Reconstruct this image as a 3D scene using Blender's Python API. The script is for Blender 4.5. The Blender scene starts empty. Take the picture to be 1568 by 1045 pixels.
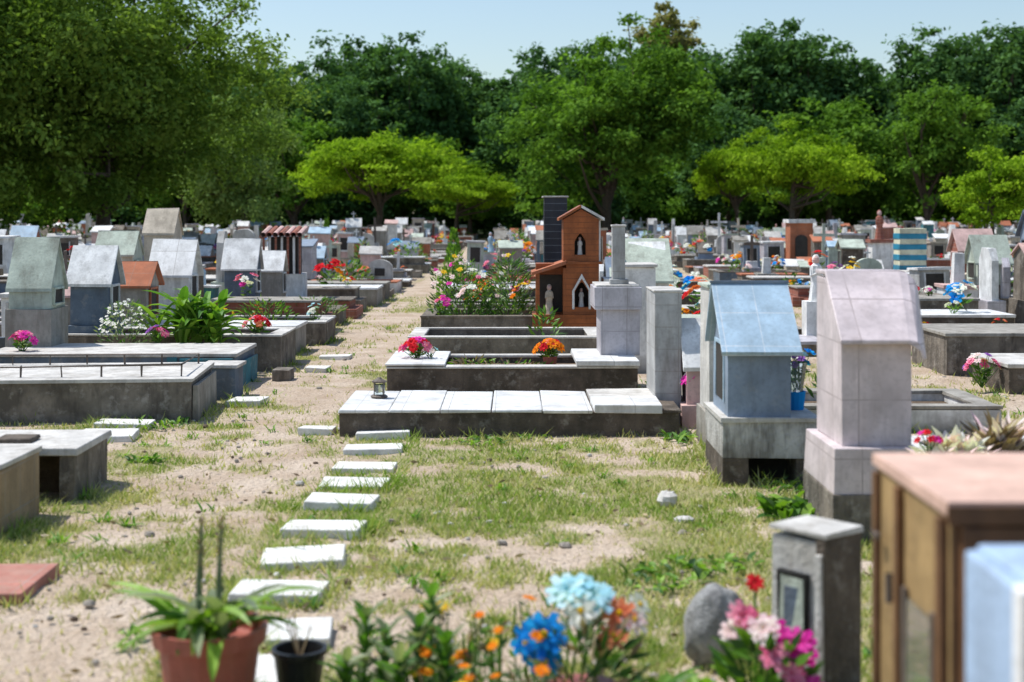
import bpy, math, random
import numpy as np
from mathutils import Vector, Matrix
random.seed(11)
scene = bpy.context.scene
U = random.uniform

# ------------------------------------------------------------------ noise
_tab = np.random.default_rng(3).random((256, 256))
def vnoise(x, y):
    xi = np.floor(x).astype(int); yi = np.floor(y).astype(int)
    fx = x - xi; fy = y - yi
    fx = fx*fx*(3-2*fx); fy = fy*fy*(3-2*fy)
    a = _tab[xi % 256, yi % 256]; b = _tab[(xi+1) % 256, yi % 256]
    c = _tab[xi % 256, (yi+1) % 256]; d = _tab[(xi+1) % 256, (yi+1) % 256]
    return (a*(1-fx)+b*fx)*(1-fy) + (c*(1-fx)+d*fx)*fy
def fbm(x, y, o=4):
    s = 0; a = 1; t = 0
    for i in range(o):
        s = s + a*vnoise(x*2**i+17.3*i, y*2**i+9.1*i); t += a; a *= .55
    return s/t

# ------------------------------------------------------------------ materials
def newmat(name):
    m = bpy.data.materials.new(name); m.use_nodes = True
    nt = m.node_tree; nt.nodes.clear()
    out = nt.nodes.new('ShaderNodeOutputMaterial')
    return m, nt, out
def N(nt, t, **kw):
    n = nt.nodes.new(t)
    for k, v in kw.items():
        setattr(n, k, v)
    return n
def math_(nt, op, a, b=None, c=None):
    n = nt.nodes.new('ShaderNodeMath'); n.operation = op
    for i, q in enumerate((a, b, c)):
        if q is None: continue
        if isinstance(q, (int, float)): n.inputs[i].default_value = q
        else: nt.links.new(q, n.inputs[i])
    return n.outputs[0]
def mixc(nt, fac, a, b, mode='MIX'):
    n = nt.nodes.new('ShaderNodeMix'); n.data_type = 'RGBA'; n.blend_type = mode
    for s, q in ((n.inputs[0], fac), (n.inputs[6], a), (n.inputs[7], b)):
        if isinstance(q, (int, float)): s.default_value = q
        elif isinstance(q, tuple): s.default_value = (*q[:3], 1)
        else: nt.links.new(q, s)
    return n.outputs[2]
def noise_(nt, vec, scale, detail=3, rough=.6):
    n = nt.nodes.new('ShaderNodeTexNoise'); n.inputs['Scale'].default_value = scale
    n.inputs['Detail'].default_value = detail; n.inputs['Roughness'].default_value = rough
    if vec is not None: nt.links.new(vec, n.inputs['Vector'])
    return n.outputs[0]
def ramp(nt, fac, lo, hi):
    n = nt.nodes.new('ShaderNodeMapRange'); n.clamp = True
    n.inputs[1].default_value = lo; n.inputs[2].default_value = hi
    nt.links.new(fac, n.inputs[0]); return n.outputs[0]

def pmat(name, col, var=.25, scale=5, rough=.85, bump=.35, stain=.5, staincol=(.12, .1, .075), tile=None, grout=(.3, .28, .25), spec=.3, low=.0, chips=0.):
    """masonry / paint with mottling, streaky dirt, optional tile joints"""
    m, nt, out = newmat(name)
    geo = N(nt, 'ShaderNodeNewGeometry')
    P = geo.outputs['Position']
    n1 = noise_(nt, P, scale, 3); n2 = noise_(nt, P, scale*9, 2)
    dark = tuple(c*(1-var) for c in col); light = tuple(min(.85, c*(1+var*.35)) for c in col)
    c = mixc(nt, ramp(nt, n1, .35, .65), dark, light)
    c = mixc(nt, math_(nt, 'MULTIPLY', ramp(nt, n2, .5, .75), .4), c, tuple(k*.55 for k in col))
    hgt = n2
    if tile:
        sx, sy, sz = tile
        so = N(nt, 'ShaderNodeSeparateXYZ'); nt.links.new(P, so.inputs[0])
        sn = N(nt, 'ShaderNodeSeparateXYZ'); nt.links.new(geo.outputs['True Normal'], sn.inputs[0])
        tot = None; cellv = None
        for i, s in enumerate((sx, sy, sz)):
            if s > 5: continue
            q = math_(nt, 'ADD', math_(nt, 'DIVIDE', so.outputs[i], s), .37+.11*i)
            f = math_(nt, 'FRACT', q)
            l = math_(nt, 'LESS_THAN', f, .006/s)
            nm = math_(nt, 'LESS_THAN', math_(nt, 'ABSOLUTE', sn.outputs[i]), .72)
            l = math_(nt, 'MULTIPLY', l, nm)
            tot = l if tot is None else math_(nt, 'MAXIMUM', tot, l)
            cc = math_(nt, 'MULTIPLY', math_(nt, 'FLOOR', q), 12.9+7.7*i)
            cellv = cc if cellv is None else math_(nt, 'ADD', cellv, cc)
        rnd = math_(nt, 'FRACT', math_(nt, 'MULTIPLY', math_(nt, 'SINE', cellv), 437.5))
        c = mixc(nt, math_(nt, 'MULTIPLY', rnd, .2), c, tuple(k*.55 for k in col))
        c = mixc(nt, math_(nt, 'MULTIPLY', math_(nt, 'MULTIPLY', tot, ramp(nt, n1, .25, .6)), .8), c, grout)
        hgt = math_(nt, 'SUBTRACT', math_(nt, 'MULTIPLY', n2, .3), tot)
    if stain > 0:
        mp = N(nt, 'ShaderNodeMapping'); mp.inputs['Scale'].default_value = (1, 1, .22)
        nt.links.new(P, mp.inputs[0])
        n3 = noise_(nt, mp.outputs[0], 7, 4, .75)
        c = mixc(nt, math_(nt, 'MULTIPLY', ramp(nt, n3, .47, .7), stain), c, staincol)
    if chips > 0:   # pale mortar splashes / worn render
        n4 = noise_(nt, P, 11, 4, .7)
        c = mixc(nt, math_(nt, 'MULTIPLY', ramp(nt, n4, .55, .68), chips), c, (.42, .39, .34))
    if low > 0:   # damp soiled foot of the masonry
        so2 = N(nt, 'ShaderNodeSeparateXYZ'); nt.links.new(P, so2.inputs[0])
        g = math_(nt, 'ADD', so2.outputs[2], math_(nt, 'MULTIPLY', n1, .15))
        g = ramp(nt, g, low+.12, .05)
        c = mixc(nt, math_(nt, 'MULTIPLY', g, .75), c, (.12, .10, .07))
    b = N(nt, 'ShaderNodeBsdfPrincipled'); nt.links.new(c, b.inputs['Base Color'])
    b.inputs['Roughness'].default_value = rough; b.inputs['Specular IOR Level'].default_value = spec
    bp = N(nt, 'ShaderNodeBump'); bp.inputs['Strength'].default_value = bump; bp.inputs['Distance'].default_value = .008
    nt.links.new(hgt, bp.inputs['Height']); nt.links.new(bp.outputs[0], b.inputs['Normal'])
    nt.links.new(b.outputs[0], out.inputs[0])
    return m

def leafmat(name, dark, light, attr=True, trans=.3, rough=.5, gloss=True):
    m, nt, out = newmat(name)
    if attr:
        a = N(nt, 'ShaderNodeAttribute'); a.attribute_name = 'tint'; f = a.outputs['Fac']
    else:
        g = N(nt, 'ShaderNodeNewGeometry'); f = g.outputs['Random Per Island']
    c = mixc(nt, f, dark, light)
    if gloss:
        b = N(nt, 'ShaderNodeBsdfPrincipled'); nt.links.new(c, b.inputs['Base Color'])
        b.inputs['Roughness'].default_value = rough; b.inputs['Specular IOR Level'].default_value = .35
    else:
        b = N(nt, 'ShaderNodeBsdfDiffuse'); nt.links.new(c, b.inputs['Color'])
    t = N(nt, 'ShaderNodeBsdfTranslucent')
    c2 = mixc(nt, 1.0, c, (1.35, 1.5, .6), 'MULTIPLY'); nt.links.new(c2, t.inputs[0])
    mx = N(nt, 'ShaderNodeMixShader'); mx.inputs[0].default_value = trans
    nt.links.new(b.outputs[0], mx.inputs[1]); nt.links.new(t.outputs[0], mx.inputs[2])
    nt.links.new(mx.outputs[0], out.inputs[0]); return m

WHITE = pmat('white_paint', (.78, .78, .76), stain=.45, low=.12)
WTILE = pmat('white_tile', (.80, .80, .77), tile=(.3, .3, .3), stain=.32, rough=.5, bump=.2)
LTILE = pmat('lavender_tile', (.56, .53, .56), tile=(.2, .2, .2), stain=.4, rough=.45, low=.1, grout=(.22, .19, .19))
PTILE = pmat('pinkish_white_tile', (.66, .57, .57), tile=(.33, .33, .25), stain=.3, rough=.5, grout=(.33, .27, .26), staincol=(.26, .2, .17))
GTILE = pmat('grey_tile', (.48, .48, .47), tile=(.2, .2, .15), stain=.5, rough=.5)
CONC = pmat('grey_concrete', (.34, .32, .28), stain=.65, low=.1, bump=.7)
DCONC = pmat('dark_concrete', (.125, .10, .077), stain=.5, var=.45, bump=1, scale=8, chips=.35, staincol=(.04, .034, .026))
MCONC = pmat('weathered_concrete', (.21, .18, .145), stain=.8, var=.45, bump=1, staincol=(.045, .037, .03), chips=.45)
LCONC = pmat('pale_concrete', (.58, .56, .52), stain=.55, var=.25, bump=.6, staincol=(.20, .17, .13))
SLAB = pmat('stepping_stone_cement', (.76, .75, .71), stain=.3, var=.2, scale=9, bump=.6, staincol=(.3, .26, .2))
BLUE = pmat('blue_paint', (.25, .31, .39), stain=.5, staincol=(.14, .16, .18), var=.25, chips=.2)
LBLUE = pmat('light_blue_tile', (.42, .57, .69), tile=(.2, .2, .2), stain=.45, staincol=(.22, .28, .31), grout=(.60, .64, .66), rough=.4)
TEAL = pmat('teal_paint', (.05, .2, .24), stain=.6, chips=.3)
NAVY = pmat('slate_blue_paint', (.13, .17, .22), stain=.4, chips=.25)
PEEL = pmat('peeling_whitewash', (.50, .49, .46), stain=.98, staincol=(.075, .065, .05), var=.4, bump=1, low=.2)
ORANGE = pmat('terracotta_tile', (.46, .16, .08), tile=(.2, .2, .1), stain=.3, grout=(.3, .2, .15))
REDBR = pmat('red_brick', (.33, .12, .08), tile=(.24, .24, .07), stain=.35, grout=(.4, .35, .3))
CHAPEL = pmat('varnished_orange_wood', (.38, .115, .035), var=.35, stain=.45, staincol=(.11, .035, .015), tile=(9, 9, .06), grout=(.10, .035, .015), rough=.45)
PINK = pmat('pink_paint', (.62, .42, .38), stain=.35)
GREENP = pmat('pale_green_paint', (.48, .54, .45), stain=.5, low=.1)
BEIGE = pmat('beige_paint', (.55, .48, .38), stain=.45)
TAN = pmat('tan_tile', (.36, .26, .15), tile=(.2, .2, .2), stain=.4)
BLACKT = pmat('black_tile', (.03, .035, .05), tile=(9, 9, .085), stain=.1, grout=(.2, .22, .25), rough=.3)
STRT = pmat('teal_mosaic', (.03, .26, .40), stain=.2, rough=.4)
YELS = pmat('cream_mosaic', (.68, .66, .48), stain=.2)
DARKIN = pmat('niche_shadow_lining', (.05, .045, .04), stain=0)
WOODY = pmat('yellow_wood', (.34, .225, .10), var=.45, scale=3, stain=.65, staincol=(.12, .07, .035), rough=.55)
WOODB = pmat('brown_wood', (.17, .085, .04), var=.45, scale=3, stain=.6, staincol=(.05, .03, .02), rough=.5)
WOODP = pmat('pale_pink_board', (.66, .44, .35), var=.2, stain=.35, staincol=(.3, .2, .15))
REDT = pmat('red_floor_tile', (.46, .20, .15), tile=(.25, .25, .25), stain=.4, staincol=(.4, .32, .25))
PBLUE = pmat('pale_blue_board', (.36, .48, .64), var=.15, stain=.25)
METAL = pmat('rusty_metal', (.14, .11, .09), stain=.4, rough=.5)
TERRA = pmat('terracotta_plastic', (.36, .10, .075), var=.15, stain=.3, rough=.4, scale=14, staincol=(.3, .2, .15))
BLACKP = pmat('black_plastic', (.02, .02, .02), stain=0, rough=.4)
SOIL = pmat('soil', (.17, .12, .08), var=.4, scale=20, bump=1, stain=.3)
SANDP = pmat('pebble_grey', (.36, .32, .27), var=.3, stain=.2, scale=30)
GREYR = pmat('rock', (.36, .36, .35), var=.5, scale=14, bump=1.0, stain=.55)
BARK = pmat('bark', (.10, .075, .055), var=.4, scale=10, bump=1, stain=.3)
G_A = leafmat('leaf_green', (.04, .12, .018), (.14, .30, .035), False)
G_L = leafmat('leaf_bright', (.10, .21, .02), (.28, .46, .055), False)
G_D = leafmat('leaf_dark', (.02, .06, .014), (.07, .15, .03), False)
G_S = leafmat('leaf_grey', (.12, .17, .09), (.30, .34, .2), False)
DRY = leafmat('dried_plant', (.14, .09, .05), (.42, .32, .19), False, .15)
def fl(name, a, b): return leafmat('petal_'+name, a, b, False, .25, .5, False)
F = dict(red=fl('red', (.45, .01, .02), (.75, .04, .05)), pink=fl('pink', (.65, .09, .22), (.85, .35, .48)),
         mag=fl('magenta', (.55, .02, .28), (.85, .1, .5)), org=fl('orange', (.75, .15, .01), (.85, .34, .03)),
         yel=fl('yellow', (.75, .45, .02), (.85, .62, .08)), wht=fl('white', (.66, .66, .64), (.84, .82, .8)),
         blu=fl('blue', (.01, .15, .60), (.03, .38, .82)), lbl=fl('light_blue', (.30, .60, .80), (.62, .8, .85)),
         pur=fl('purple', (.2, .06, .35), (.4, .18, .55)), lpk=fl('pale_pink', (.78, .55, .6), (.85, .75, .75)),
         sal=fl('salmon', (.7, .16, .07), (.82, .32, .18)))
def glassmat():
    m, nt, out = newmat('vase_glass')
    b = N(nt, 'ShaderNodeBsdfPrincipled'); b.inputs['Base Color'].default_value = (.8, .9, .9, 1)
    b.inputs['Roughness'].default_value = .05; b.inputs['Transmission Weight'].default_value = .9
    nt.links.new(b.outputs[0], out.inputs[0]); return m
GLASS = glassmat()

# ------------------------------------------------------------------ mesh builder
class MB:
    def __init__(s): s.v = []; s.f = []; s.m = []; s.mats = []; s.M = None; s.j = 0.
    def add(s, vs, fs, mat):
        if mat not in s.mats: s.mats.append(mat)
        mi = s.mats.index(mat); n = len(s.v)
        for p in vs:
            p = Vector(p)
            if s.j: p = p+Vector((U(-s.j, s.j), U(-s.j, s.j), U(-s.j, s.j)))
            if s.M is not None: p = s.M @ p
            s.v.append(p[:])
        for f in fs: s.f.append(tuple(i+n for i in f)); s.m.append(mi)
    def box(s, x0, x1, y0, y1, z0, z1, mat, t=0.):
        s.add([(x0, y0, z0), (x1, y0, z0), (x1, y1, z0), (x0, y1, z0), (x0+t, y0+t, z1), (x1-t, y0+t, z1), (x1-t, y1-t, z1), (x0+t, y1-t, z1)],
              [(0, 3, 2, 1), (4, 5, 6, 7), (0, 1, 5, 4), (1, 2, 6, 5), (2, 3, 7, 6), (3, 0, 4, 7)], mat)
    def prism(s, poly, ax, a, b, mat):
        n = len(poly)
        mk = (lambda p, t: (t, p[0], p[1])) if ax == 'x' else ((lambda p, t: (p[0], t, p[1])) if ax == 'y' else (lambda p, t: (p[0], p[1], t)))
        vs = [mk(p, a) for p in poly]+[mk(p, b) for p in poly]
        fs = [tuple(range(n)), tuple(range(2*n-1, n-1, -1))]+[(i, i+n, (i+1) % n+n, (i+1) % n) for i in range(n)]
        s.add(vs, fs, mat)
    def lathe(s, prof, c, n, mat, flute=0):
        vs = []
        for r, z in prof:
            for i in range(n):
                a = 2*math.pi*i/n; rr = r*(1+(flute if i % 2 else -flute))
                vs.append((c[0]+rr*math.cos(a), c[1]+rr*math.sin(a), c[2]+z))
        fs = []
        for k in range(len(prof)-1):
            for i in range(n):
                j = (i+1) % n; fs.append((k*n+i, k*n+j, (k+1)*n+j, (k+1)*n+i))
        fs.append(tuple(range(n-1, -1, -1))); fs.append(tuple((len(prof)-1)*n+i for i in range(n)))
        s.add(vs, fs, mat)
    def tube(s, pts, rad, n, mat):
        vs = []; pts = [Vector(p) for p in pts]
        for k, p in enumerate(pts):
            d = (pts[min(k+1, len(pts)-1)]-pts[max(k-1, 0)]).normalized()
            u = d.cross(Vector((.3, .9, .1))).normalized(); w = d.cross(u)
            r = rad[k] if isinstance(rad, (list, tuple)) else rad
            for i in range(n):
                a = 2*math.pi*i/n; vs.append((p+u*math.cos(a)*r+w*math.sin(a)*r)[:])
        fs = [(k*n+i, k*n+(i+1) % n, (k+1)*n+(i+1) % n, (k+1)*n+i) for k in range(len(pts)-1) for i in range(n)]
        s.add(vs, fs, mat)
    def strip(s, base, az, el, L, w, droop, mat, segs=5, fold=.25):
        p = Vector(base); vs = []; side = Vector((-math.sin(az), math.cos(az), 0))
        for k in range(segs+1):
            t = k/segs; ww = w*(math.sin(math.pi*min(1, .12+t*.88))**.7 if k < segs else .04)
            e = el-droop*t; d = Vector((math.cos(az)*math.cos(e), math.sin(az)*math.cos(e), math.sin(e)))
            up = side.cross(d)*-1
            vs += [(p-side*ww/2+up*fold*ww)[:], p[:], (p+side*ww/2+up*fold*ww)[:]]
            p = p+d*L/segs
        fs = []
        for k in range(segs):
            a = 3*k; fs += [(a, a+1, a+4, a+3), (a+1, a+2, a+5, a+4)]
        s.add(vs, fs, mat)
    def flower(s, c, nrm, r, pm, cm, petals=7, layers=2):
        c = Vector(c); nrm = Vector(nrm).normalized()
        u = nrm.orthogonal().normalized(); w = nrm.cross(u)
        for l in range(layers):
            rr = r*(1-.32*l); lift = .25+.5*l
            for i in range(petals):
                a = 2*math.pi*(i+.5*l+U(-.2, .2))/petals; da = math.pi/petals*1.05
                def P(rad, ang, h): return (c+(u*math.cos(ang)+w*math.sin(ang))*rad+nrm*h)[:]
                s.add([P(.05*rr, a, 0), P(.6*rr, a-da, lift*rr*.45), P(rr*U(.9, 1.08), a-da*.45, lift*rr*U(.3, .7)), P(rr*U(.9, 1.08), a+da*.45, lift*rr*U(.3, .7)), P(.6*rr, a+da, lift*rr*.45)],
                      [(0, 1, 2, 3, 4)], pm)
        if cm: s.blob(c+nrm*r*.2, r*.2, cm, 6, 3)
    def blob(s, c, r, mat, n=8, m=5, sq=(1, 1, 1), jit=0.):
        vs = []
        for k in range(m+1):
            ph = math.pi*k/m
            for i in range(n):
                a = 2*math.pi*i/n; q = 1+U(-jit, jit)
                vs.append((c[0]+r*q*sq[0]*math.sin(ph)*math.cos(a), c[1]+r*q*sq[1]*math.sin(ph)*math.sin(a), c[2]+r*q*sq[2]*math.cos(ph)))
        s.add(vs, [(k*n+i, (k+1)*n+i, (k+1)*n+(i+1) % n, k*n+(i+1) % n) for k in range(m) for i in range(n)], mat)
    def leaf(s, c, d, L, w, mat):
        c = Vector(c); d = Vector(d).normalized(); sd = d.cross(Vector((U(-1, 1), U(-1, 1), U(-.3, 1)))).normalized()
        s.add([c[:], (c+d*L*.45+sd*w/2)[:], (c+d*L)[:], (c+d*L*.45-sd*w/2)[:]], [(0, 1, 2, 3)], mat)
    def obj(s, name, bevel=0., smooth=False):
        me = bpy.data.meshes.new(name); me.from_pydata(s.v, [], s.f)
        for m in s.mats: me.materials.append(m)
        me.polygons.foreach_set('material_index', s.m)
        if smooth: me.polygons.foreach_set('use_smooth', [True]*len(s.f))
        me.update()
        o = bpy.data.objects.new(name, me); scene.collection.objects.link(o)
        if bevel:
            b = o.modifiers.new('bevel', 'BEVEL'); b.width = bevel; b.segments = 2; b.limit_method = 'ANGLE'; b.angle_limit = .6
        return o

def np_mesh(name, V, Fc, mats, midx=None, tint=None):
    me = bpy.data.meshes.new(name); n, k = Fc.shape
    me.vertices.add(len(V)); me.vertices.foreach_set('co', np.ascontiguousarray(V, np.float32).ravel())
    me.loops.add(n*k); me.loops.foreach_set('vertex_index', Fc.astype(np.int32).ravel())
    me.polygons.add(n); me.polygons.foreach_set('loop_start', np.arange(0, n*k, k, dtype=np.int32))
    for m in mats: me.materials.append(m)
    if midx is not None: me.polygons.foreach_set('material_index', midx.astype(np.int32))
    me.update(calc_edges=True)
    if tint is not None:
        a = me.attributes.new('tint', 'FLOAT', 'POINT'); a.data.foreach_set('value', tint.astype(np.float32))
    return me

rects = []      # footprints: grass is cleared inside, fringes grow around
def foot(x0, x1, y0, y1): rects.append((x0, x1, y0, y1))
def spin(x, y, deg, lean=(0, 0)):
    return Matrix.Translation((x, y, 0)) @ Matrix.Rotation(math.radians(deg), 4, 'Z') @ Matrix.Rotation(math.radians(lean[0]), 4, 'X') @ Matrix.Rotation(math.radians(lean[1]), 4, 'Y') @ Matrix.Translation((-x, -y, 0))

# ------------------------------------------------------------------ kit of cemetery parts
def bouquet(mb, x, y, z, r, cols, n=9, h=None, petals=6, fr=.3, leaves=True, stems=True):
    h = h or r*1.1
    for i in range(n):
        a = U(0, 6.28); e = math.sqrt(random.random())
        d = Vector((math.cos(a)*e*r, math.sin(a)*e*r, h*(1-.5*e*e)))
        c = Vector((x, y, z))+d
        if stems: mb.tube([(x+U(-.01, .01), y, z-.02), c[:]], .003, 3, G_A)
        mb.flower(c, (d.x*1.1, d.y*1.1-.25*r, d.z*.8), r*fr*U(.8, 1.15), F[random.choice(cols)], None, petals, 2)
    if leaves:
        for i in range(n*2):
            a = U(0, 6.28)
            mb.leaf((x+U(-.3, .3)*r, y+U(-.3, .3)*r, z+U(.1, .5)*h), (math.cos(a), math.sin(a), U(-.1, .9)), r*U(.4, .8), r*.2, random.choice([G_A, G_L, G_D]))

def bush(mb, x, y, z, rx, ry, h, n, L, w, mats, up=.6):
    for i in range(n):
        a = U(0, 6.28); e = math.sqrt(random.random()); t = random.random()
        k = math.sqrt(max(0, 1-t*t*.9))
        p = (x+math.cos(a)*e*rx*k, y+math.sin(a)*e*ry*k, z+t*h)
        mb.leaf(p, (math.cos(a)+U(-.5, .5), math.sin(a)+U(-.5, .5), up+U(-.5, .8)), L*U(.6, 1.3), w, random.choice(mats))

def grave(mb, x0, x1, y0, y1, h, side, top, kind='curb', plants=0, cols=None):
    if kind == 'curb':
        t = .13
        for a in ((x0, x1, y0, y0+t), (x0, x1, y1-t, y1), (x0, x0+t, y0+t, y1-t), (x1-t, x1, y0+t, y1-t)):
            mb.box(*a, -.05, h-.02, side)
        e = .008
        mb.box(x0-e, x1+e, y0-e, y0+t+e, h-.02, h, top); mb.box(x0-e, x1+e, y1-t-e, y1+e, h-.02, h, top)
        mb.box(x0-e, x0+t+e, y0+t+e, y1-t-e, h-.02, h-.001, top); mb.box(x1-t-e, x1+e, y0+t+e, y1-t-e, h-.02, h-.001, top)
        mb.box(x0+t, x1-t, y0+t, y1-t, 0, h-.07, SOIL)
        for i in range(plants):
            px = U(x0+.25, x1-.25); py = U(y0+.25, y1-.25)
            if random.random() < .45: bush(mb, px, py, h-.07, .14, .14, U(.12, .3), 30, .09, .03, [G_A, G_L, G_D])
            else: bouquet(mb, px, py, h-.07, U(.09, .15), cols or random.choice(PAL), 6, U(.12, .22), 5, .36)
    elif kind == 'slab':
        mb.box(x0, x1, y0, y1, -.05, h-.03, side)
        mb.box(x0-.015, x1+.015, y0-.015, y1+.015, h-.03, h, top)
        for i in range(plants):
            bouquet(mb, U(x0+.2, x1-.2), U(y0+.2, y1-.2), h, U(.08, .13), cols or random.choice(PAL), 6, U(.1, .18), 5, .36)
    elif kind == 'step':
        mb.box(x0, x1, y0, y1, -.05, h*.55, side)
        mb.box(x0+.1, x1-.1, y0+.1, y1-.1, h*.55, h, side); mb.box(x0+.08, x1-.08, y0+.08, y1-.08, h, h+.025, top)
PAL = [['red', 'wht'], ['pink', 'lpk'], ['org', 'yel'], ['mag', 'pink', 'wht'], ['blu', 'wht'], ['red', 'org'], ['pur', 'pink'], ['yel', 'wht'], ['red', 'yel', 'pink'], ['lbl', 'blu', 'wht'], ['sal', 'red']]

def house(mb, x, y, w, d, z0, h, body, roof, over=.03, rise=None, niche='none', rt=.025):
    """box with pitched roof, ridge along X. x,y = centre"""
    rise = rise or d*.42
    zb = h-rise
    x0, x1, y0, y1 = x-w/2, x+w/2, y-d/2, y+d/2
    mb.prism([(y0, z0), (y1, z0), (y1, zb), (y, h-rt), (y0, zb)], 'x', x0, x1, body)
    o = over; k = rise/(d/2)
    for s in (-1, 1):
        ye = y+s*(d/2+o); ze = zb-o*k
        mb.prism([(y, h-rt), (ye, ze), (ye, ze+rt), (y, h)], 'x', x0-o, x1+o, roof)
    if niche in ('l', 'r'):
        xs = x0 if niche == 'l' else x1; sg = -1 if niche == 'l' else 1
        a, b, c, e = y-d*.28, y+d*.28, z0+(zb-z0)*.25, z0+(zb-z0)*.85
        def bx(y0, y1, za, zb_, t, m):
            xa, xb = sorted((xs, xs+sg*t)); mb.box(xa, xb, y0, y1, za, zb_, m)
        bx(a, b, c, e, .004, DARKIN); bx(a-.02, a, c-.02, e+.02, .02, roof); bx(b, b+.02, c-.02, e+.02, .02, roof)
        bx(a, b, e, e+.02, .02, roof); bx(a, b, c-.02, c, .03, roof)

def cross(mb, x, y, z, h, mat, t=.05):
    mb.box(x-t/2, x+t/2, y-t/2, y+t/2, z, z+h, mat); mb.box(x-h*.3, x-t/2, y-t*.46, y+t*.46, z+h*.62, z+h*.62+t, mat); mb.box(x+t/2, x+h*.3, y-t*.46, y+t*.46, z+h*.62, z+h*.62+t, mat)
def figure(mb, x, y, z, h, robe, skin):
    mb.lathe([(.17*h, 0), (.15*h, .1*h), (.11*h, .4*h), (.125*h, .66*h), (.11*h, .76*h), (.05*h, .82*h)], (x, y, z), 8, robe)
    mb.blob((x, y-.005, z+.89*h), .075*h, skin, 8, 6, (1, 1, 1.25)); mb.blob((x, y+.02*h, z+.9*h), .085*h, robe, 8, 6, (1, .9, 1.3))
    for s in (-1, 1): mb.tube([(x+s*.1*h, y, z+.72*h), (x+s*.12*h, y-.06*h, z+.55*h), (x+s*.01*h, y-.13*h, z+.6*h)], [.035*h, .03*h, .02*h], 5, robe)
def arch(mb, x, y, w, d, z0, z1, mat):
    r = w/2; p = [(x-r, z0), (x+r, z0)]+[(x+r*math.cos(a), z1-r*.7+r*.7*math.sin(a)) for a in [math.pi*i/8 for i in range(9)]]
    mb.prism(p, 'y', y-d/2, y+d/2, mat)

def arch_panel(mb, x0, x1, z0, z1, y0, y1, ax0, ax1, az0, azs, mat, n=8, pointed=True):
    """wall panel with a real arched opening"""
    mb.box(x0, ax0, y0, y1, z0, z1, mat); mb.box(ax1, x1, y0, y1, z0, z1, mat)
    mb.box(ax0, ax1, y0, y1, z0, az0, mat)
    c = (ax0+ax1)/2; r = (ax1-ax0)/2; pts = []
    for i in range(n+1):
        t = -1+2*i/n; hh = (1-abs(t)**1.4)*r*1.5 if pointed else math.sqrt(max(0, 1-t*t))*r
        pts.append((c+t*r, azs+hh))
    for i in range(n):
        (xa, za), (xb, zb) = pts[i], pts[i+1]
        mb.prism([(xa, za), (xb, zb), (xb, z1), (xa, z1)], 'y', y0, y1, mat)

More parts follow.
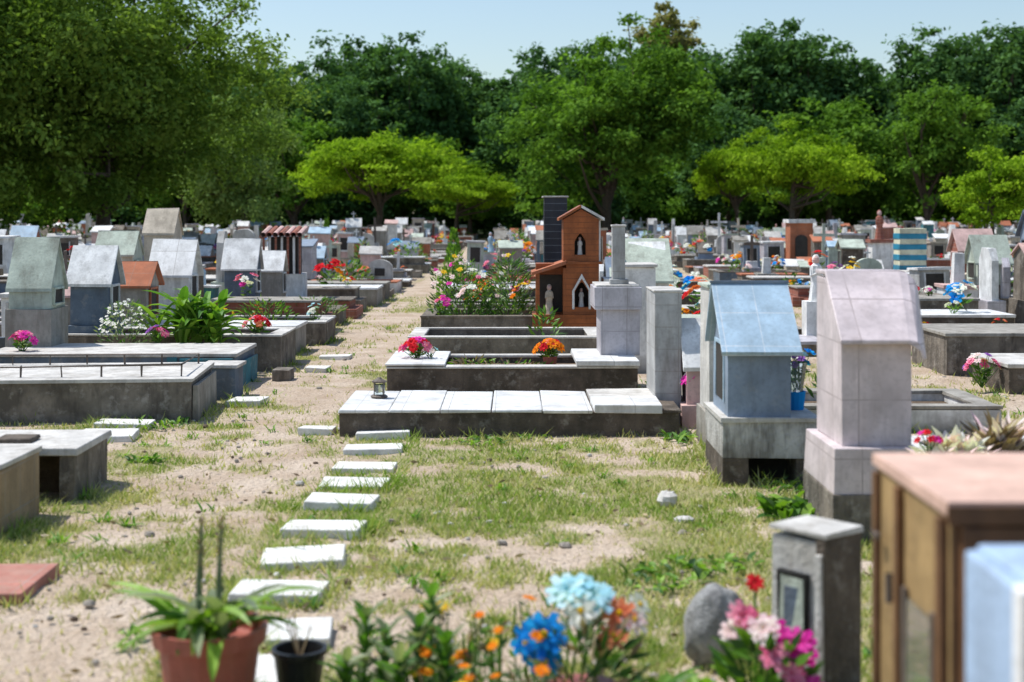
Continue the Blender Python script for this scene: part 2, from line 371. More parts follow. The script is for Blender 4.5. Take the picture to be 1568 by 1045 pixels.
LIGHTS = [WHITE, WTILE, GREENP, LCONC, GTILE, BEIGE, WHITE, LTILE, WTILE]
BODIES = [WHITE, CONC, NAVY, BLUE, GTILE, BEIGE, PINK, GREENP, REDBR, MCONC, LTILE, TEAL, DCONC, MCONC, CONC, ORANGE]
ROOFS = [WHITE, LCONC, WTILE, ORANGE, LBLUE, GREENP, CONC, PINK, WHITE, BLUE, MCONC]
def headstone(mb, x, y, h, kind=None, side='l'):
    kind = kind or random.choice(['house']*6+['slab']*3+['box', 'box', 'box', 'cross', 'cross', 'pillar', 'statue', 'arch', 'mono', 'mono'])
    b = random.choice(BODIES); r = random.choice(ROOFS); l = random.choice(LIGHTS)
    w = U(.32, .5); d = U(.34, .52)
    M0 = mb.M; mb.M = spin(x, y, U(-5, 5), (U(-1.6, 1.6), U(-1.6, 1.6)))
    if kind == 'house':
        zb = U(.15, .4); mb.box(x-w/2-.04, x+w/2+.04, y-d/2-.04, y+d/2+.04, -.05, zb, random.choice([DCONC, CONC, b, b, MCONC]))
        house(mb, x, y, w, d, zb, h, b, r, U(.02, .05), d*U(.3, .7), side)
        if random.random() < .3: cross(mb, x, y, h-.02, .22, random.choice([WHITE, METAL]), .03)
    elif kind == 'mono':
        zb = U(.1, .3); mb.box(x-w/2-.03, x+w/2+.03, y-d/2-.03, y+d/2+.03, -.05, zb, MCONC)
        mb.prism([(y-d/2, zb), (y+d/2, zb), (y+d/2, h-.02), (y-d/2, h-.14)], 'x', x-w/2, x+w/2, b)
        mb.prism([(y-d/2-.03, h-.15), (y+d/2+.03, h-.02), (y+d/2+.03, h+.005), (y-d/2-.03, h-.125)], 'x', x-w/2-.03, x+w/2+.03, r)
    elif kind == 'box':
        mb.box(x-w/2, x+w/2, y-d/2, y+d/2, -.05, h-.04, b); mb.box(x-w/2-.03, x+w/2+.03, y-d/2-.03, y+d/2+.03, h-.04, h, l)
        a = y-d/2; mb.box(x-w*.3, x+w*.3, a-.02, a, h*.45, h*.5, l); mb.box(x-w*.3, x+w*.3, a-.004, a, h*.5, h*.85, DARKIN); mb.box(x-w*.3-.02, x-w*.3, a-.02, a, h*.45, h*.88, l); mb.box(x+w*.3, x+w*.3+.02, a-.02, a, h*.45, h*.88, l)
    elif kind == 'slab':
        mb.box(x-.12, x+.12, y-d*.6, y+d*.6, -.05, h*.3, b); mb.prism([(y-d/2, h*.3), (y+d/2, h*.3), (y+d/2, h*.8), (y+d*.25, h*.95), (y-d*.25, h*.95), (y-d/2, h*.8)], 'x', x-.05, x+.05, l)
    elif kind == 'cross':
        mb.box(x-.2, x+.2, y-.2, y+.2, -.05, h*.35, b, .02); mb.box(x-.12, x+.12, y-.12, y+.12, h*.35, h*.5, l, .01); cross(mb, x, y, h*.5, h*.6, random.choice([WHITE, l, METAL]), .06)
    elif kind == 'pillar':
        mb.box(x-w/2, x+w/2, y-.2, y+.2, -.05, h*.5, l); mb.box(x-w/2-.03, x+w/2+.03, y-.22, y+.22, h*.5, h*.56, b); mb.box(x-.08, x+.08, y-.08, y+.08, h*.56, h*1.12, l, .012)
    elif kind == 'statue':
        mb.box(x-.2, x+.2, y-.2, y+.2, -.05, h*.6, b); mb.box(x-.23, x+.23, y-.23, y+.23, h*.6, h*.65, l); figure(mb, x, y, h*.65, h*.5, random.choice([WHITE, LBLUE, REDBR, LBLUE]), PINK)
    elif kind == 'arch':
        mb.box(x-w/2-.04, x+w/2+.04, y-.13, y+.13, -.05, h*.3, b); arch(mb, x, y, w, .12, h*.3, h, l)
        mb.box(x-w*.2, x+w*.2, y-.075, y-.06, h*.45, h*.7, DARKIN)
    mb.M = M0

# ================================================================== hero graves (right side of the path)
# front grave, white tiles on a dark kerb
m = MB(); m.j = .004
m.box(-1.11, 1.08, 9.15, 10.13, -.05, .15, DCONC)
xs = [-1.118, -.79, -.46, -.13, .2, .525]
for a, b in zip(xs[:-1], xs[1:]): m.box(a, b-.005, 9.14, 10.14, .15, .172+U(-.003, .003), WTILE)
m.box(.53, .97, 9.14, 9.62, .15, .20, WTILE); m.box(.53, .97, 9.62, 10.14, .15, .188, LCONC)
m.box(.97, 1.09, 9.14, 9.6, .15, .17, DCONC)
m.box(.97, 1.15, 9.64, 10.24, -.05, .90, GTILE)
m.box(.962, 1.158, 9.632, 10.248, .90, .915, LCONC)
m.obj('tiled_grave_with_headstone', .005); foot(-1.12, 1.15, 9.15, 10.24)
# lantern on it
m = MB(); m.lathe([(.055, 0), (.06, .012), (.048, .02)], (-.91, 9.75, .172), 10, METAL)
for i in range(4):
    a = .78+i*1.57; m.tube([(-.91+.045*math.cos(a), 9.75+.045*math.sin(a), .19), (-.91+.045*math.cos(a), 9.75+.045*math.sin(a), .28)], .004, 4, METAL)
m.lathe([(.038, .02), (.04, .09)], (-.91, 9.75, .172), 12, GLASS); m.lathe([(.05, .105), (.052, .115), (.02, .13), (.01, .14)], (-.91, 9.75, .172), 10, METAL)
m.obj('grave_lantern')

# second grave + stepped cross-like monument
m = MB(); m.j = .004
grave(m, -.97, .98, 11.05, 12.07, .25, DCONC, LCONC, 'curb')
m.box(-.985, -.52, 11.03, 12.09, .251, .268, WTILE); m.box(.5, .99, 11.03, 12.09, .252, .29, WTILE)
m.obj('kerbed_grave', .005); foot(-.97, .98, 11.05, 12.07)
m = MB(); m.j = .002
m.box(.715, 1.035, 11.5, 12.05, .29, .66, LTILE); m.box(.665, 1.045, 11.45, 12.1, .66, .84, LTILE); m.box(.68, 1.03, 11.47, 12.08, .84, .86, LCONC)
m.box(.82, .925, 11.6, 11.72, .86, 1.33, GTILE); m.box(.812, .933, 11.592, 11.728, 1.33, 1.345, LCONC)
m.box(.80, .95, 11.58, 11.74, .86, .9, GTILE)
m.obj('tiled_pillar_monument', .004)
m = MB(); bush(m, 0.0, 11.5, .18, .4, .2, .05, 90, .05, .02, [G_A, DRY]); bush(m, -.3, 11.5, .18, .3, .25, .07, 90, .06, .02, [G_L, DRY]); m.obj('grave_weeds')
m = MB(); bouquet(m, -.77, 11.5, .27, .13, ['mag', 'red', 'pink'], 16, .15, 7, .38); bouquet(m, -.66, 11.45, .27, .07, ['lbl', 'lpk'], 5, .1, 6, .4); m.obj('pink_flower_bouquet')
m = MB(); m.lathe([(.05, 0), (.06, .07)], (.31, 11.6, .2), 10, TERRA); bouquet(m, .31, 11.6, .25, .12, ['org', 'red', 'sal', 'org'], 18, .15, 7, .4); m.obj('orange_flower_bouquet')

# third grave
m = MB(); m.j = .005; grave(m, -.96, .85, 13.2, 14.3, .30, MCONC, LCONC, 'curb', 2); m.obj('kerbed_grave', .006); foot(-.96, .85, 13.2, 14.3)
# fourth grave, planted
m = MB(); m.j = .005; grave(m, -.98, .95, 15.3, 16.6, .34, MCONC, MCONC, 'curb'); m.box(.3, .95, 15.25, 15.35, 0, .22, DCONC)
m.obj('planted_grave', .006); foot(-.98, .95, 15.3, 16.6)
m = MB()
bush(m, -.55, 15.9, .28, .4, .35, .46, 620, .08, .022, [G_A, G_L, G_S, G_D])
bush(m, -.02, 15.9, .28, .3, .35, .62, 560, .1, .022, [G_A, G_D, G_S])
for i in range(30):
    a = (U(-.9, .15), U(15.6, 16.2)); z = U(.45, .98); m.tube([(a[0], a[1], .28), (a[0]+U(-.08, .08), a[1], z)], .004, 3, G_A)
    m.flower((a[0]+U(-.05, .05), a[1]-.05, z), (U(-.5, .5), -.6, .8), U(.03, .05), F[random.choice(['wht', 'yel', 'lpk', 'pink', 'mag'])], None, 6, 2)
    bush(m, a[0], a[1], z-.2, .06, .06, .2, 14, .09, .02, [G_A, G_D, G_L])
bouquet(m, .12, 15.6, .4, .13, ['yel', 'org'], 9, .28, 6, .34); bouquet(m, -.45, 15.55, .38, .14, ['wht', 'lpk'], 12, .3, 6, .34); bouquet(m, -.75, 15.5, .34, .12, ['mag', 'pink', 'wht'], 8, .2, 6, .34)
m.obj('flowering_shrub')

# red-brown two tier chapel
def chapel():
    m = MB(); m.j = 0
    X0, X1, Y0, Y1 = .26, .93, 15.2, 15.75
    m.box(X0-.04, X1+.02, Y0-.04, Y1+.02, .22, .36, CHAPEL)
    m.box(X0, X1, Y0+.2, Y1, .36, .90, CHAPEL)                   # back mass
    arch_panel(m, .58, X1, .36, .90, Y0, Y0+.2, .67, .82, .44, .60, CHAPEL)
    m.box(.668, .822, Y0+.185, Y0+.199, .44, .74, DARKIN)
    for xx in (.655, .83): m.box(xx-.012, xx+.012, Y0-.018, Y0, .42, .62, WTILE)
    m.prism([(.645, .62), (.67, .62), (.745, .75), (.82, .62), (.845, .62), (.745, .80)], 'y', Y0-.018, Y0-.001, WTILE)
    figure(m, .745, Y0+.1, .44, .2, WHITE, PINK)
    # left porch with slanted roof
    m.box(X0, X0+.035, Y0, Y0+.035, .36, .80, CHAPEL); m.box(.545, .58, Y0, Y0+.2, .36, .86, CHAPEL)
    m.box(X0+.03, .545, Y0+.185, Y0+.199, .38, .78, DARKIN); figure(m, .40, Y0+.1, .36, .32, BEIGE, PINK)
    m.prism([(X0-.05, .78), (.58, .90), (.58, .94), (X0-.05, .815)], 'y', Y0-.04, Y1+.03, ORANGE)
    m.box(.582, X1+.03, Y0-.03, Y1+.03, .90, .93, CHAPEL)
    # upper tier, gabled to the front
    m.box(.55, .93, Y0+.17, Y1, .93, 1.38, CHAPEL)
    arch_panel(m, .55, .93, .93, 1.38, Y0+.03, Y0+.17, .67, .79, 1.0, 1.14, CHAPEL)
    m.box(.668, .792, Y0+.15, Y0+.169, 1.0, 1.28, DARKIN); figure(m, .73, Y0+.09, 1.0, .19, WHITE, PINK)
    m.prism([(.55, 1.38), (.93, 1.38), (.74, 1.49)], 'y', Y0+.03, Y1, CHAPEL)
    m.prism([(.50, 1.365), (.74, 1.505), (.74, 1.535), (.50, 1.395)], 'y', Y0-.02, Y1+.04, CHAPEL)
    m.prism([(.99, 1.365), (.74, 1.505), (.74, 1.535), (.99, 1.395)], 'y', Y0-.02, Y1+.04, WHITE)
    m.box(.932, .95, Y0+.05, Y1, .93, 1.37, WHITE)
    m.obj('chapel_shaped_monument', .004)
chapel(); foot(.2, .95, 15.2, 15.8)
m = MB(); m.j = .003
m.box(.98, 1.12, 15.1, 15.6, -.05, .75, WHITE); m.box(.39, .67, 17.3, 17.75, -.05, 1.64, BLACKT); m.box(.37, .69, 17.28, 17.77, 1.64, 1.66, LCONC)
m.box(.33, .73, 17.22, 17.85, -.05, .35, MCONC)
m.obj('black_tiled_pillar', .004)
m = MB(); m.j = .004; m.box(1.22, 1.68, 14.9, 15.4, -.05, .35, MCONC); m.prism([(14.93, .35), (15.37, .35), (15.37, 1.14), (14.93, .74)], 'x', 1.25, 1.65, WHITE)
m.prism([(14.88, .71), (15.42, 1.15), (15.42, 1.175), (14.88, .735)], 'x', 1.2, 1.70, GREENP); m.obj('house_shaped_headstone', .005)
m = MB(); m.j = .004; m.box(1.02, 1.3, 12.9, 13.35, -.05, .95, WHITE); m.box(1.0, 1.32, 12.88, 13.37, .95, .98, LCONC); m.obj('white_headstone', .005)
m = MB(); m.j = .004; m.box(1.18, 1.34, 8.62, 9.1, -.05, .22, CONC); m.box(1.2, 1.32, 8.66, 9.06, .22, .98, LCONC); m.box(1.185, 1.335, 8.64, 9.08, .98, 1.0, GREENP)
m.obj('narrow_headstone', .004); foot(1.18, 1.34, 8.62, 9.1)
m = MB(); m.j = .004; m.box(1.27, 1.5, 10.4, 10.9, -.05, .62, CONC); m.box(1.24, 1.53, 10.37, 10.93, .62, .66, GREENP); m.obj('concrete_headstone', .004)

# blue headstone
m = MB(); m.j = .003
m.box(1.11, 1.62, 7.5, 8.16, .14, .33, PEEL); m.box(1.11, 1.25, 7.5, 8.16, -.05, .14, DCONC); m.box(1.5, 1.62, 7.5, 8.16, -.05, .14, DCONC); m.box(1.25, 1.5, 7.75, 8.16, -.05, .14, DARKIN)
m.box(1.10, 1.63, 7.49, 8.17, .33, .352, LCONC)
m.box(1.145, 1.475, 7.53, 8.08, .352, .70, BLUE)
m.prism([(7.53, .70), (8.08, .70), (7.9, .99)], 'x', 1.145, 1.475, BLUE)
yc = 7.9
m.prism([(yc, 1.015), (7.48, .68), (7.47, .705), (yc, 1.05)], 'x', 1.105, 1.53, LBLUE)
m.prism([(yc, 1.015), (8.13, .70), (8.145, .72), (yc, 1.05)], 'x', 1.105, 1.53, LBLUE)
m.box(1.10, 1.535, 7.885, 7.915, 1.047, 1.06, BLUE)
# gable niche on left end
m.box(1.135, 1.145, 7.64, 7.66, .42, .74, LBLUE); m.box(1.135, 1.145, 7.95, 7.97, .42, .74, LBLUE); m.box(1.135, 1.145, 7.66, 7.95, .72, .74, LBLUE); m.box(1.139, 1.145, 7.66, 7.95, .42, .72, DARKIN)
m.obj('blue_house_shaped_headstone', .004); foot(1.11, 1.62, 7.5, 8.16)
# items on its ledge
m = MB(); m.lathe([(.05, 0), (.062, .10), (.05, .1), (.045, .02)], (1.56, 7.85, .352), 14, F['blu']); m.lathe([(.045, .1), (.07, .26)], (1.56, 7.85, .352), 12, GLASS)
bouquet(m, 1.58, 7.9, .48, .09, ['blu', 'wht', 'pur', 'lbl'], 9, .2, 6, .3); m.obj('flower_vase')

# large pinkish white headstone: body, sloping lid rising to the back
m = MB(); m.j = .003
m.box(1.40, 1.80, 6.2, 6.85, -.05, .20, MCONC); m.box(1.405, 1.79, 6.21, 6.84, .20, .40, PTILE, .006)
m.prism([(6.28, .402), (6.78, .402), (6.78, 1.13), (6.62, 1.13), (6.28, .88)], 'x', 1.455, 1.765, PTILE)
pr = [(1.44, 0), (1.74, 0), (1.775, -.012), (1.80, -.04), (1.815, -.085), (1.80, -.085), (1.785, -.05), (1.765, -.032), (1.735, -.022), (1.44, -.022)]
def wide(px_): return 1.452+(px_-1.44)*1.15
def sheet(y0, z0, y1, z1, w0=False):
    n = len(pr)
    vs = [((wide(p[0]) if w0 else p[0]), y0, z0+p[1]) for p in pr]+[(wide(p[0]), y1, z1+p[1]) for p in pr]
    m.add(vs, [tuple(range(n)), tuple(range(2*n-1, n-1, -1))]+[(i, i+n, (i+1) % n+n, (i+1) % n) for i in range(n)], PTILE)
sheet(6.23, .875, 6.60, 1.165); sheet(6.602, 1.166, 6.80, 1.163, True)
m.obj('white_tiled_headstone', .005); foot(1.4, 1.8, 6.2, 6.85)
m = MB(); m.j = .004; grave(m, 1.84, 3.4, 6.1, 7.1, .32, MCONC, WTILE, 'curb'); m.obj('kerbed_grave', .005); foot(1.84, 3.4, 6.1, 7.1)
m = MB()
for bx, by, bz, br in ((1.80, 6.02, .42, .09), (1.88, 6.08, .43, .10), (1.96, 6.1, .40, .10)):
    m.lathe([(.045, 0), (.06, bz-.04)], (bx, by, 0), 10, WHITE)
    for i in range(60):     # crumpled tulle wrapping
        a = U(0, 6.28); m.strip((bx+U(-.03, .03), by+U(-.03, .03), bz-.06), a, U(.2, 1.4), br*U(1.0, 1.7), br*.6, U(-.3, .8), F[random.choice(['lpk', 'wht', 'lpk', 'wht', 'wht'])], 4, U(-.4, .5))
bouquet(m, 1.76, 6.0, .42, .05, ['red', 'mag'], 7, .1, 6, .45, True)
m.obj('wrapped_flower_bouquet')
m = MB(); m.lathe([(.07, 0), (.09, .14), (.075, .14)], (2.12, 6.2, .25), 14, WHITE)
for i in range(130):
    a = U(0, 6.28); m.strip((2.12+U(-.07, .07), 6.2, .36), a, U(.7, 1.4), U(.1, .26), .03, U(0, .8), random.choice([DRY, DRY, F['lpk']]), 4)
m.obj('dried_plant_pot')
m = MB(); m.box(2.16, 2.27, 6.02, 6.06, .0, .34, LCONC); arch(m, 2.215, 6.04, .11, .04, .34, .41, LCONC); m.obj('small_plaque_stone', .004)

# foreground right: grey marker with framed photo, turned toward the path
m = MB(); m.j = .003
m.M = Matrix.Translation((.905, 4.1, 0)) @ Matrix.Rotation(math.radians(-50), 4, 'Z')
m.box(-.2, -.03, .0, .16, -.05, .47, LCONC); m.box(-.03, .0, -.006, .17, -.05, .485, DCONC)
m.box(-.205, .006, -.008, .175, .486, .50, LCONC)
m.box(-.165, -.055, -.016, .0, .19, .375, BLACKP); m.box(-.155, -.065, -.020, -.017, .205, .36, GREENP); m.box(-.135, -.085, -.024, -.021, .215, .33, NAVY)
m.box(-.028, -.002, -.016, -.007, .0, .44, LCONC)
m.obj('grey_grave_marker', .005); foot(.77, 1.04, 4.1, 4.4)
# wooden cabinet
m = MB(); m.j = .002
m.box(.84, 1.45, 2.7, 3.25, 0, .85, WOODB); m.box(.832, .84, 2.705, 3.245, .0, .85, WOODY)
m.box(.825, 1.46, 2.69, 3.26, .85, .877, WOODP); m.box(.822, 1.463, 2.68, 2.69, .835, .872, WOODB)
for yy in (2.72, 3.02, 3.21): m.box(.818, .832, yy, yy+.03, .02, .84, WOODB)
m.box(.806, .818, 3.15, 3.19, .70, .715, METAL); m.box(.806, .818, 3.15, 3.19, .3, .315, METAL); m.tube([(.80, 3.02, .60), (.80, 3.02, .66)], .009, 8, METAL)
m.box(.824, .832, 2.80, 2.98, .25, .62, GLASS); m.box(.820, .832, 2.78, 2.80, .23, .64, METAL); m.box(.820, .832, 2.98, 3.0, .23, .64, METAL)
for xx in (.85, 1.12, 1.40): m.box(xx, xx+.03, 2.682, 2.70, .02, .83, WOODB)
m.box(.88, 1.40, 2.688, 2.70, .80, .83, WOODB); m.box(.88, 1.40, 2.688, 2.70, .4, .43, WOODB)
m.obj('wooden_niche_cabinet', .005)
m = MB(); m.j = .001
m.box(.745, 1.2, 2.05, 2.3, 0, .87, PBLUE); m.box(.735, .757, 2.075, 2.31, 0, .878, PBLUE); m.box(.727, .752, 2.03, 2.072, 0, .885, WHITE); m.box(.757, 1.21, 2.03, 2.048, 0, .885, PBLUE); m.box(.757, 1.21, 2.05, 2.32, .87, .885, PBLUE)
m.obj('pale_blue_niche_box', .006)

# ================================================================== stepping stones
SP = [(-.83, 9.15), (-.83, 8.54), (-.825, 7.95), (-.83, 7.49), (-.833, 6.95), (-.844, 6.38), (-.858, 5.86), (-.87, 5.31), (-.78, 4.79), (-.79, 4.36), (-.82, 3.9)]
for x, y in SP:
    m = MB(); m.j = .007; w = .175+U(-.008, .008); d = .118+U(-.01, .01)
    m.box(-w, w, -d, d, -.04, .03+U(-.008, .01), SLAB); o = m.obj('stepping_stone', .006); o.location = (x, y, 0); o.rotation_euler = (U(-.03, .03), U(-.03, .03), U(-.09, .09)); foot(x-w, x+w, y-d, y+d)
for x, y, w, d in [(-2.57, 9.05, .17, .14), (-2.6, 9.55, .18, .11), (-1.27, 9.3, .11, .08), (-1.78, 13.0, .1, .1), (-1.75, 14.1, .15, .08), (-2.0, 10.75, .13, .14)]:
    m = MB(); m.j = .008; m.box(-w, w, -d, d, -.03, .04, SLAB); o = m.obj('stepping_stone', .006); o.location = (x, y, 0); o.rotation_euler = (0, 0, U(-.1, .1)); foot(x-w, x+w, y-d, y+d)
m = MB(); m.j = .004; m.box(-2.4, -1.80, 5.22, 5.66, -.02, .035, REDT); m.obj('red_tile_slab', .005); foot(-2.4, -1.80, 5.22, 5.66)

# ================================================================== left side graves
m = MB(); m.j = .005
m.box(-4.2, -2.25, 6.25, 6.78, -.05, .30, TAN); m.box(-4.2, -2.24, 6.24, 6.79, .30, .325, LCONC)
m.obj('tan_tiled_grave', .006); foot(-4.2, -2.24, 6.25, 6.8)
m = MB(); m.j = .005
m.box(-2.62, -2.55, 7.02, 7.6, -.05, .24, DCONC); m.box(-2.24, -2.16, 7.02, 7.6, -.05, .24, MCONC); m.box(-4.2, -2.62, 7.02, 7.6, -.05, .24, MCONC); m.box(-2.55, -2.24, 7.3, 7.55, -.05, .2, SOIL)
m.box(-4.2, -2.14, 7.0, 7.62, .24, .275, LCONC); m.box(-2.6, -2.42, 7.15, 7.3, .275, .30, DCONC)
m.obj('low_concrete_grave', .006); foot(-4.2, -2.15, 7.0, 7.6)
# big concrete slab grave with small rail
m = MB(); m.j = .006; m.M = spin(-2.2, 9.8, 4)
m.box(-4.6, -2.21, 9.8, 10.85, -.05, .275, MCONC); m.box(-4.61, -2.20, 9.79, 10.86, .275, .30, LCONC)
m.box(-2.205, -2.17, 9.84, 10.8, -.05, .24, CONC)
for i in range(9):
    x = -4.5+i*.275; m.tube([(x, 9.95, .29), (x, 9.95, .375)], .005, 5, METAL)
    m.tube([(x, 10.75, .29), (x, 10.75, .375)], .005, 5, METAL)
m.tube([(-4.5, 9.95, .375), (-3.4, 9.95, .365), (-2.3, 9.95, .38)], .005, 5, METAL); m.tube([(-4.5, 10.75, .375), (-2.3, 10.75, .375)], .005, 5, METAL); m.tube([(-2.3, 9.95, .38), (-2.3, 10.75, .375)], .005, 5, METAL)
m.obj('concrete_grave_with_rail', .006); foot(-4.6, -2.2, 9.8, 10.85)
m = MB(); m.j = .005; grave(m, -4.3, -2.25, 11.55, 12.45, .30, NAVY, LCONC, 'slab'); m.box(-2.8, -2.72, 11.53, 11.55, 0, .27, TEAL); m.box(-2.7, -2.26, 11.525, 11.55, .02, .26, TEAL)
m.box(-2.235, -2.22, 11.6, 12.4, -.02, .22, TEAL); m.obj('blue_painted_grave', .006); foot(-4.3, -2.22, 11.5, 12.45)
m = MB(); m.j = .004; m.box(-2.4, -2.14, 11.0, 11.32, -.05, .24, NAVY); m.box(-2.42, -2.12, 10.98, 11.34, .24, .265, LCONC); m.obj('small_concrete_box', .005); foot(-2.4, -2.12, 11, 11.35)
m = MB(); m.j = .004; m.box(-2.05, -1.9, 12.15, 12.4, -.05, .1, MCONC); m.obj('small_kerb_block', .005)
m = MB(); m.j = .005; grave(m, -4.3, -2.12, 13.05, 13.95, .33, MCONC, LCONC, 'curb'); m.obj('kerbed_grave', .006); foot(-4.3, -2.12, 13.05, 13.95)
m = MB(); m.j = .005; grave(m, -4.3, -2.2, 14.4, 15.2, .3, CONC, WTILE, 'slab', 1); m.obj('kerbed_grave', .006); foot(-4.3, -2.2, 14.4, 15.2)
m = MB(); m.j = .005; grave(m, -4.3, -2.05, 15.6, 16.5, .26, MCONC, LCONC, 'curb', 2); m.obj('kerbed_grave', .006); foot(-4.3, -2.05, 15.6, 16.5)
def hs(name, x0, x1, y, d, zb, h, base, body, roof, over=.03, rise=None):
    m = MB(); m.j = .004; m.box(x0-.02, x1+.02, y-.03, y+d+.03, -.05, zb, base); house(m, (x0+x1)/2, y+d/2, x1-x0, d, zb, h, body, roof, over, rise, 'r'); m.obj(name, .005)
hs('grey_house_shaped_headstone', -4.30, -3.95, 12.15, .42, .62, 1.23, CONC, GREENP, GREENP, .02, .42)
hs('white_roofed_headstone', -4.1, -3.75, 13.2, .42, .4, 1.14, NAVY, NAVY, WHITE, .04, .32)
hs('orange_roofed_headstone', -4.1, -3.7, 14.4, .5, .3, .95, MCONC, CONC, ORANGE, .05, .22)
hs('white_tiled_roof_headstone', -3.95, -3.55, 15.6, .5, .4, 1.16, WHITE, WHITE, WTILE, .05, .35)
hs('beige_headstone', -4.4, -4.05, 17.0, .45, .5, 1.51, BEIGE, BEIGE, BEIGE, .02, .3)
hs('green_headstone', -4.4, -4.0, 15.0, .4, .5, 1.26, GREENP, GREENP, GREENP, .02, .25)
hs('white_roofed_headstone', -3.64, -3.26, 18.0, .45, .35, 1.13, NAVY, NAVY, WHITE, .04, .35)
hs('small_white_roofed_headstone', -3.35, -3.08, 19.0, .4, .3, .95, BLUE, CONC, WHITE, .03, .25)
# brick chapel with rolled tiles
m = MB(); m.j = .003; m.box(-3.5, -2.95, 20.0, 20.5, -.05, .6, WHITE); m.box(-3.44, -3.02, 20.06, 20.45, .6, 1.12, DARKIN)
for i in range(7):
    x = -3.49+i*.085; m.tube([(x, 19.93, 1.15), (x, 20.55, 1.24)], .038, 8, REDBR if i % 2 else PINK)
    m.box(x-.015, x+.015, 19.98, 20.01, .6, 1.13, WTILE if i % 2 else REDBR)
m.obj('brick_chapel_headstone')
# plants on the left
m = MB()
for k in range(15):
    a = U(0, 6.28); rr = U(0, .36); bx, by = -2.87+rr*math.cos(a), 12.85+rr*.5*math.sin(a)
    hh = U(.35, .65); m.tube([(bx, by, .2), (bx, by, hh)], .012, 5, G_L)
    for j in range(9): m.strip((bx, by, .25+hh*.6*j/9), U(0, 6.28), U(.5, 1.25), U(.28, .45), U(.05, .085), U(.5, 1.5), random.choice([G_A, G_L, G_L]), 5)
m.obj('broad_leaf_lily_plant')
m = MB(); bush(m, -3.45, 12.75, .22, .28, .2, .42, 500, .05, .015, [G_S, G_S, G_A])
for i in range(90):
    a = U(0, 6.28); e = math.sqrt(U(0, 1)); m.flower((-3.45+.27*e*math.cos(a), 12.7+.2*e*math.sin(a), .28+.4*(1-e*e*.6)*U(.5, 1)), (U(-.5, .5), -.5, .8), .018, F['wht'], None, 5, 1)
m.obj('white_flowering_bush')
def bq(name, *a, **k):
    m = MB(); bouquet(m, *a, **k); m.obj(name)
bq('magenta_flower_bouquet', -4.05, 11.75, .3, .12, ['mag', 'pink'], 14, .16, 6, .34)
bq('magenta_flower_bouquet', -3.12, 12.5, .3, .1, ['mag', 'pur', 'pink'], 14, .15, 6, .3)
bq('red_flower_bouquet', -2.36, 13.2, .33, .13, ['red', 'pink', 'sal'], 18, .15, 6, .28)
bq('blue_flower_bouquet', -2.2, 15.9, .2, .1, ['lbl', 'wht'], 10, .25, 6, .32)
m = MB(); bush(m, -2.75, 15.9, .2, .35, .3, .25, 260, .08, .02, [G_A, G_D, G_L]); bush(m, -2.4, 17.3, .2, .4, .3, .2, 200, .08, .02, [G_A, G_S]); m.obj('low_shrub')
# right-hand mid bouquets
bq('pink_flower_bouquet', 1.3, 9.6, .2, .14, ['pink', 'lpk', 'mag'], 16, .22, 6, .34)
bq('red_flower_bouquet', 1.75, 13.0, .35, .12, ['red'], 14, .2, 6, .36)
bq('blue_flower_bouquet', 1.85, 9.2, .3, .12, ['blu', 'pur', 'wht'], 14, .3, 6, .34)

# ================================================================== procedural plots (the rest of the cemetery)
P = 5.45
def plots(mb_far):
    y = 9.3
    while y < 86:
        step = U(1.15, 1.4) if y < 40 else U(1.2, 1.5)
        lim = .40*y+3
        for k in range(-9, 10):
            xp = -1.6+k*P
            if abs(xp) > lim+P: continue
            for sd in (-1, 1):
                x_near = xp+sd*U(.45, .65); x_far = xp+sd*2.65; hx = xp+sd*2.42
                if k == 0 and sd == 1 and y < 17.6: continue
                if k == 0 and sd == -1 and y < 16.8: continue
                if abs(hx) > lim: continue
                if k == 1 and sd == -1 and y < 16 and random.random() < .25: continue
                if k == 1 and y < 14.2 and sd == 1: continue
                if y > 30 and random.random() < .1: continue
                fr = y > 27
                mb = mb_far if fr else MB()
                if not fr: mb.j = .005
                hh = random.choice([U(.12, .22), U(.2, .32), U(.2, .38)])
                dd = U(.8, 1.0)
                a, b = sorted((x_near, x_far-sd*.5))
                if k == 1 and sd == -1 and y < 16: a = 1.75; b = 3.2; hh = U(.12, .22)
                side = random.choice([DCONC, MCONC, MCONC, CONC, WHITE, NAVY, REDBR, DCONC, MCONC]); top = random.choice([LCONC, WTILE, MCONC, MCONC, LCONC, CONC, LTILE, ORANGE if y > 25 else CONC])
                grave(mb, a, b, y, y+dd, hh, side, top, random.choice(['curb', 'curb', 'slab', 'step']), random.randint(1, 4) if random.random() < .85 else 0)
                if not fr: foot(a, b, y, y+dd)
                slope = hx/y
                clear_view = (1360 < 784+2178*slope < 1432 and y < 26.6) or (1190 < 784+2178*slope < 1255 and y < 34.3 and y > 16) # keep the lane of the mosaic stone and orange niche low
                if not (k == 0 and sd == -1 and y < 20.6):
                    h = random.choice([U(.55, .85), U(.75, 1.05), U(.95, 1.25)])
                    if y < 16 and k == 1 and sd == -1: h = U(.45, .8)
                    if y > 35: h = min(h, 1.2)*U(.8, 1.15)
                    if clear_view: h = U(.35, .5)
                    if random.random() < .95: headstone(mb, hx, y+dd/2+U(-.06, .06), h, 'mono' if clear_view else None, 'r' if sd < 0 else 'l')
                if fr and random.random() < .4: headstone(mb, xp+sd*U(.7, 1.9), y+dd/2, U(.5, .95))
                if random.random() < (.8 if fr else .35):
                    bouquet(mb, hx-sd*U(.4, 1.4), y+dd/2, hh, U(.12, .22), random.choice(PAL), 8, U(.2, .5), 5, .42, True, False)
                if not fr: mb.obj('grave_with_headstone', .005)
        y += step
far = MB(); plots(far)
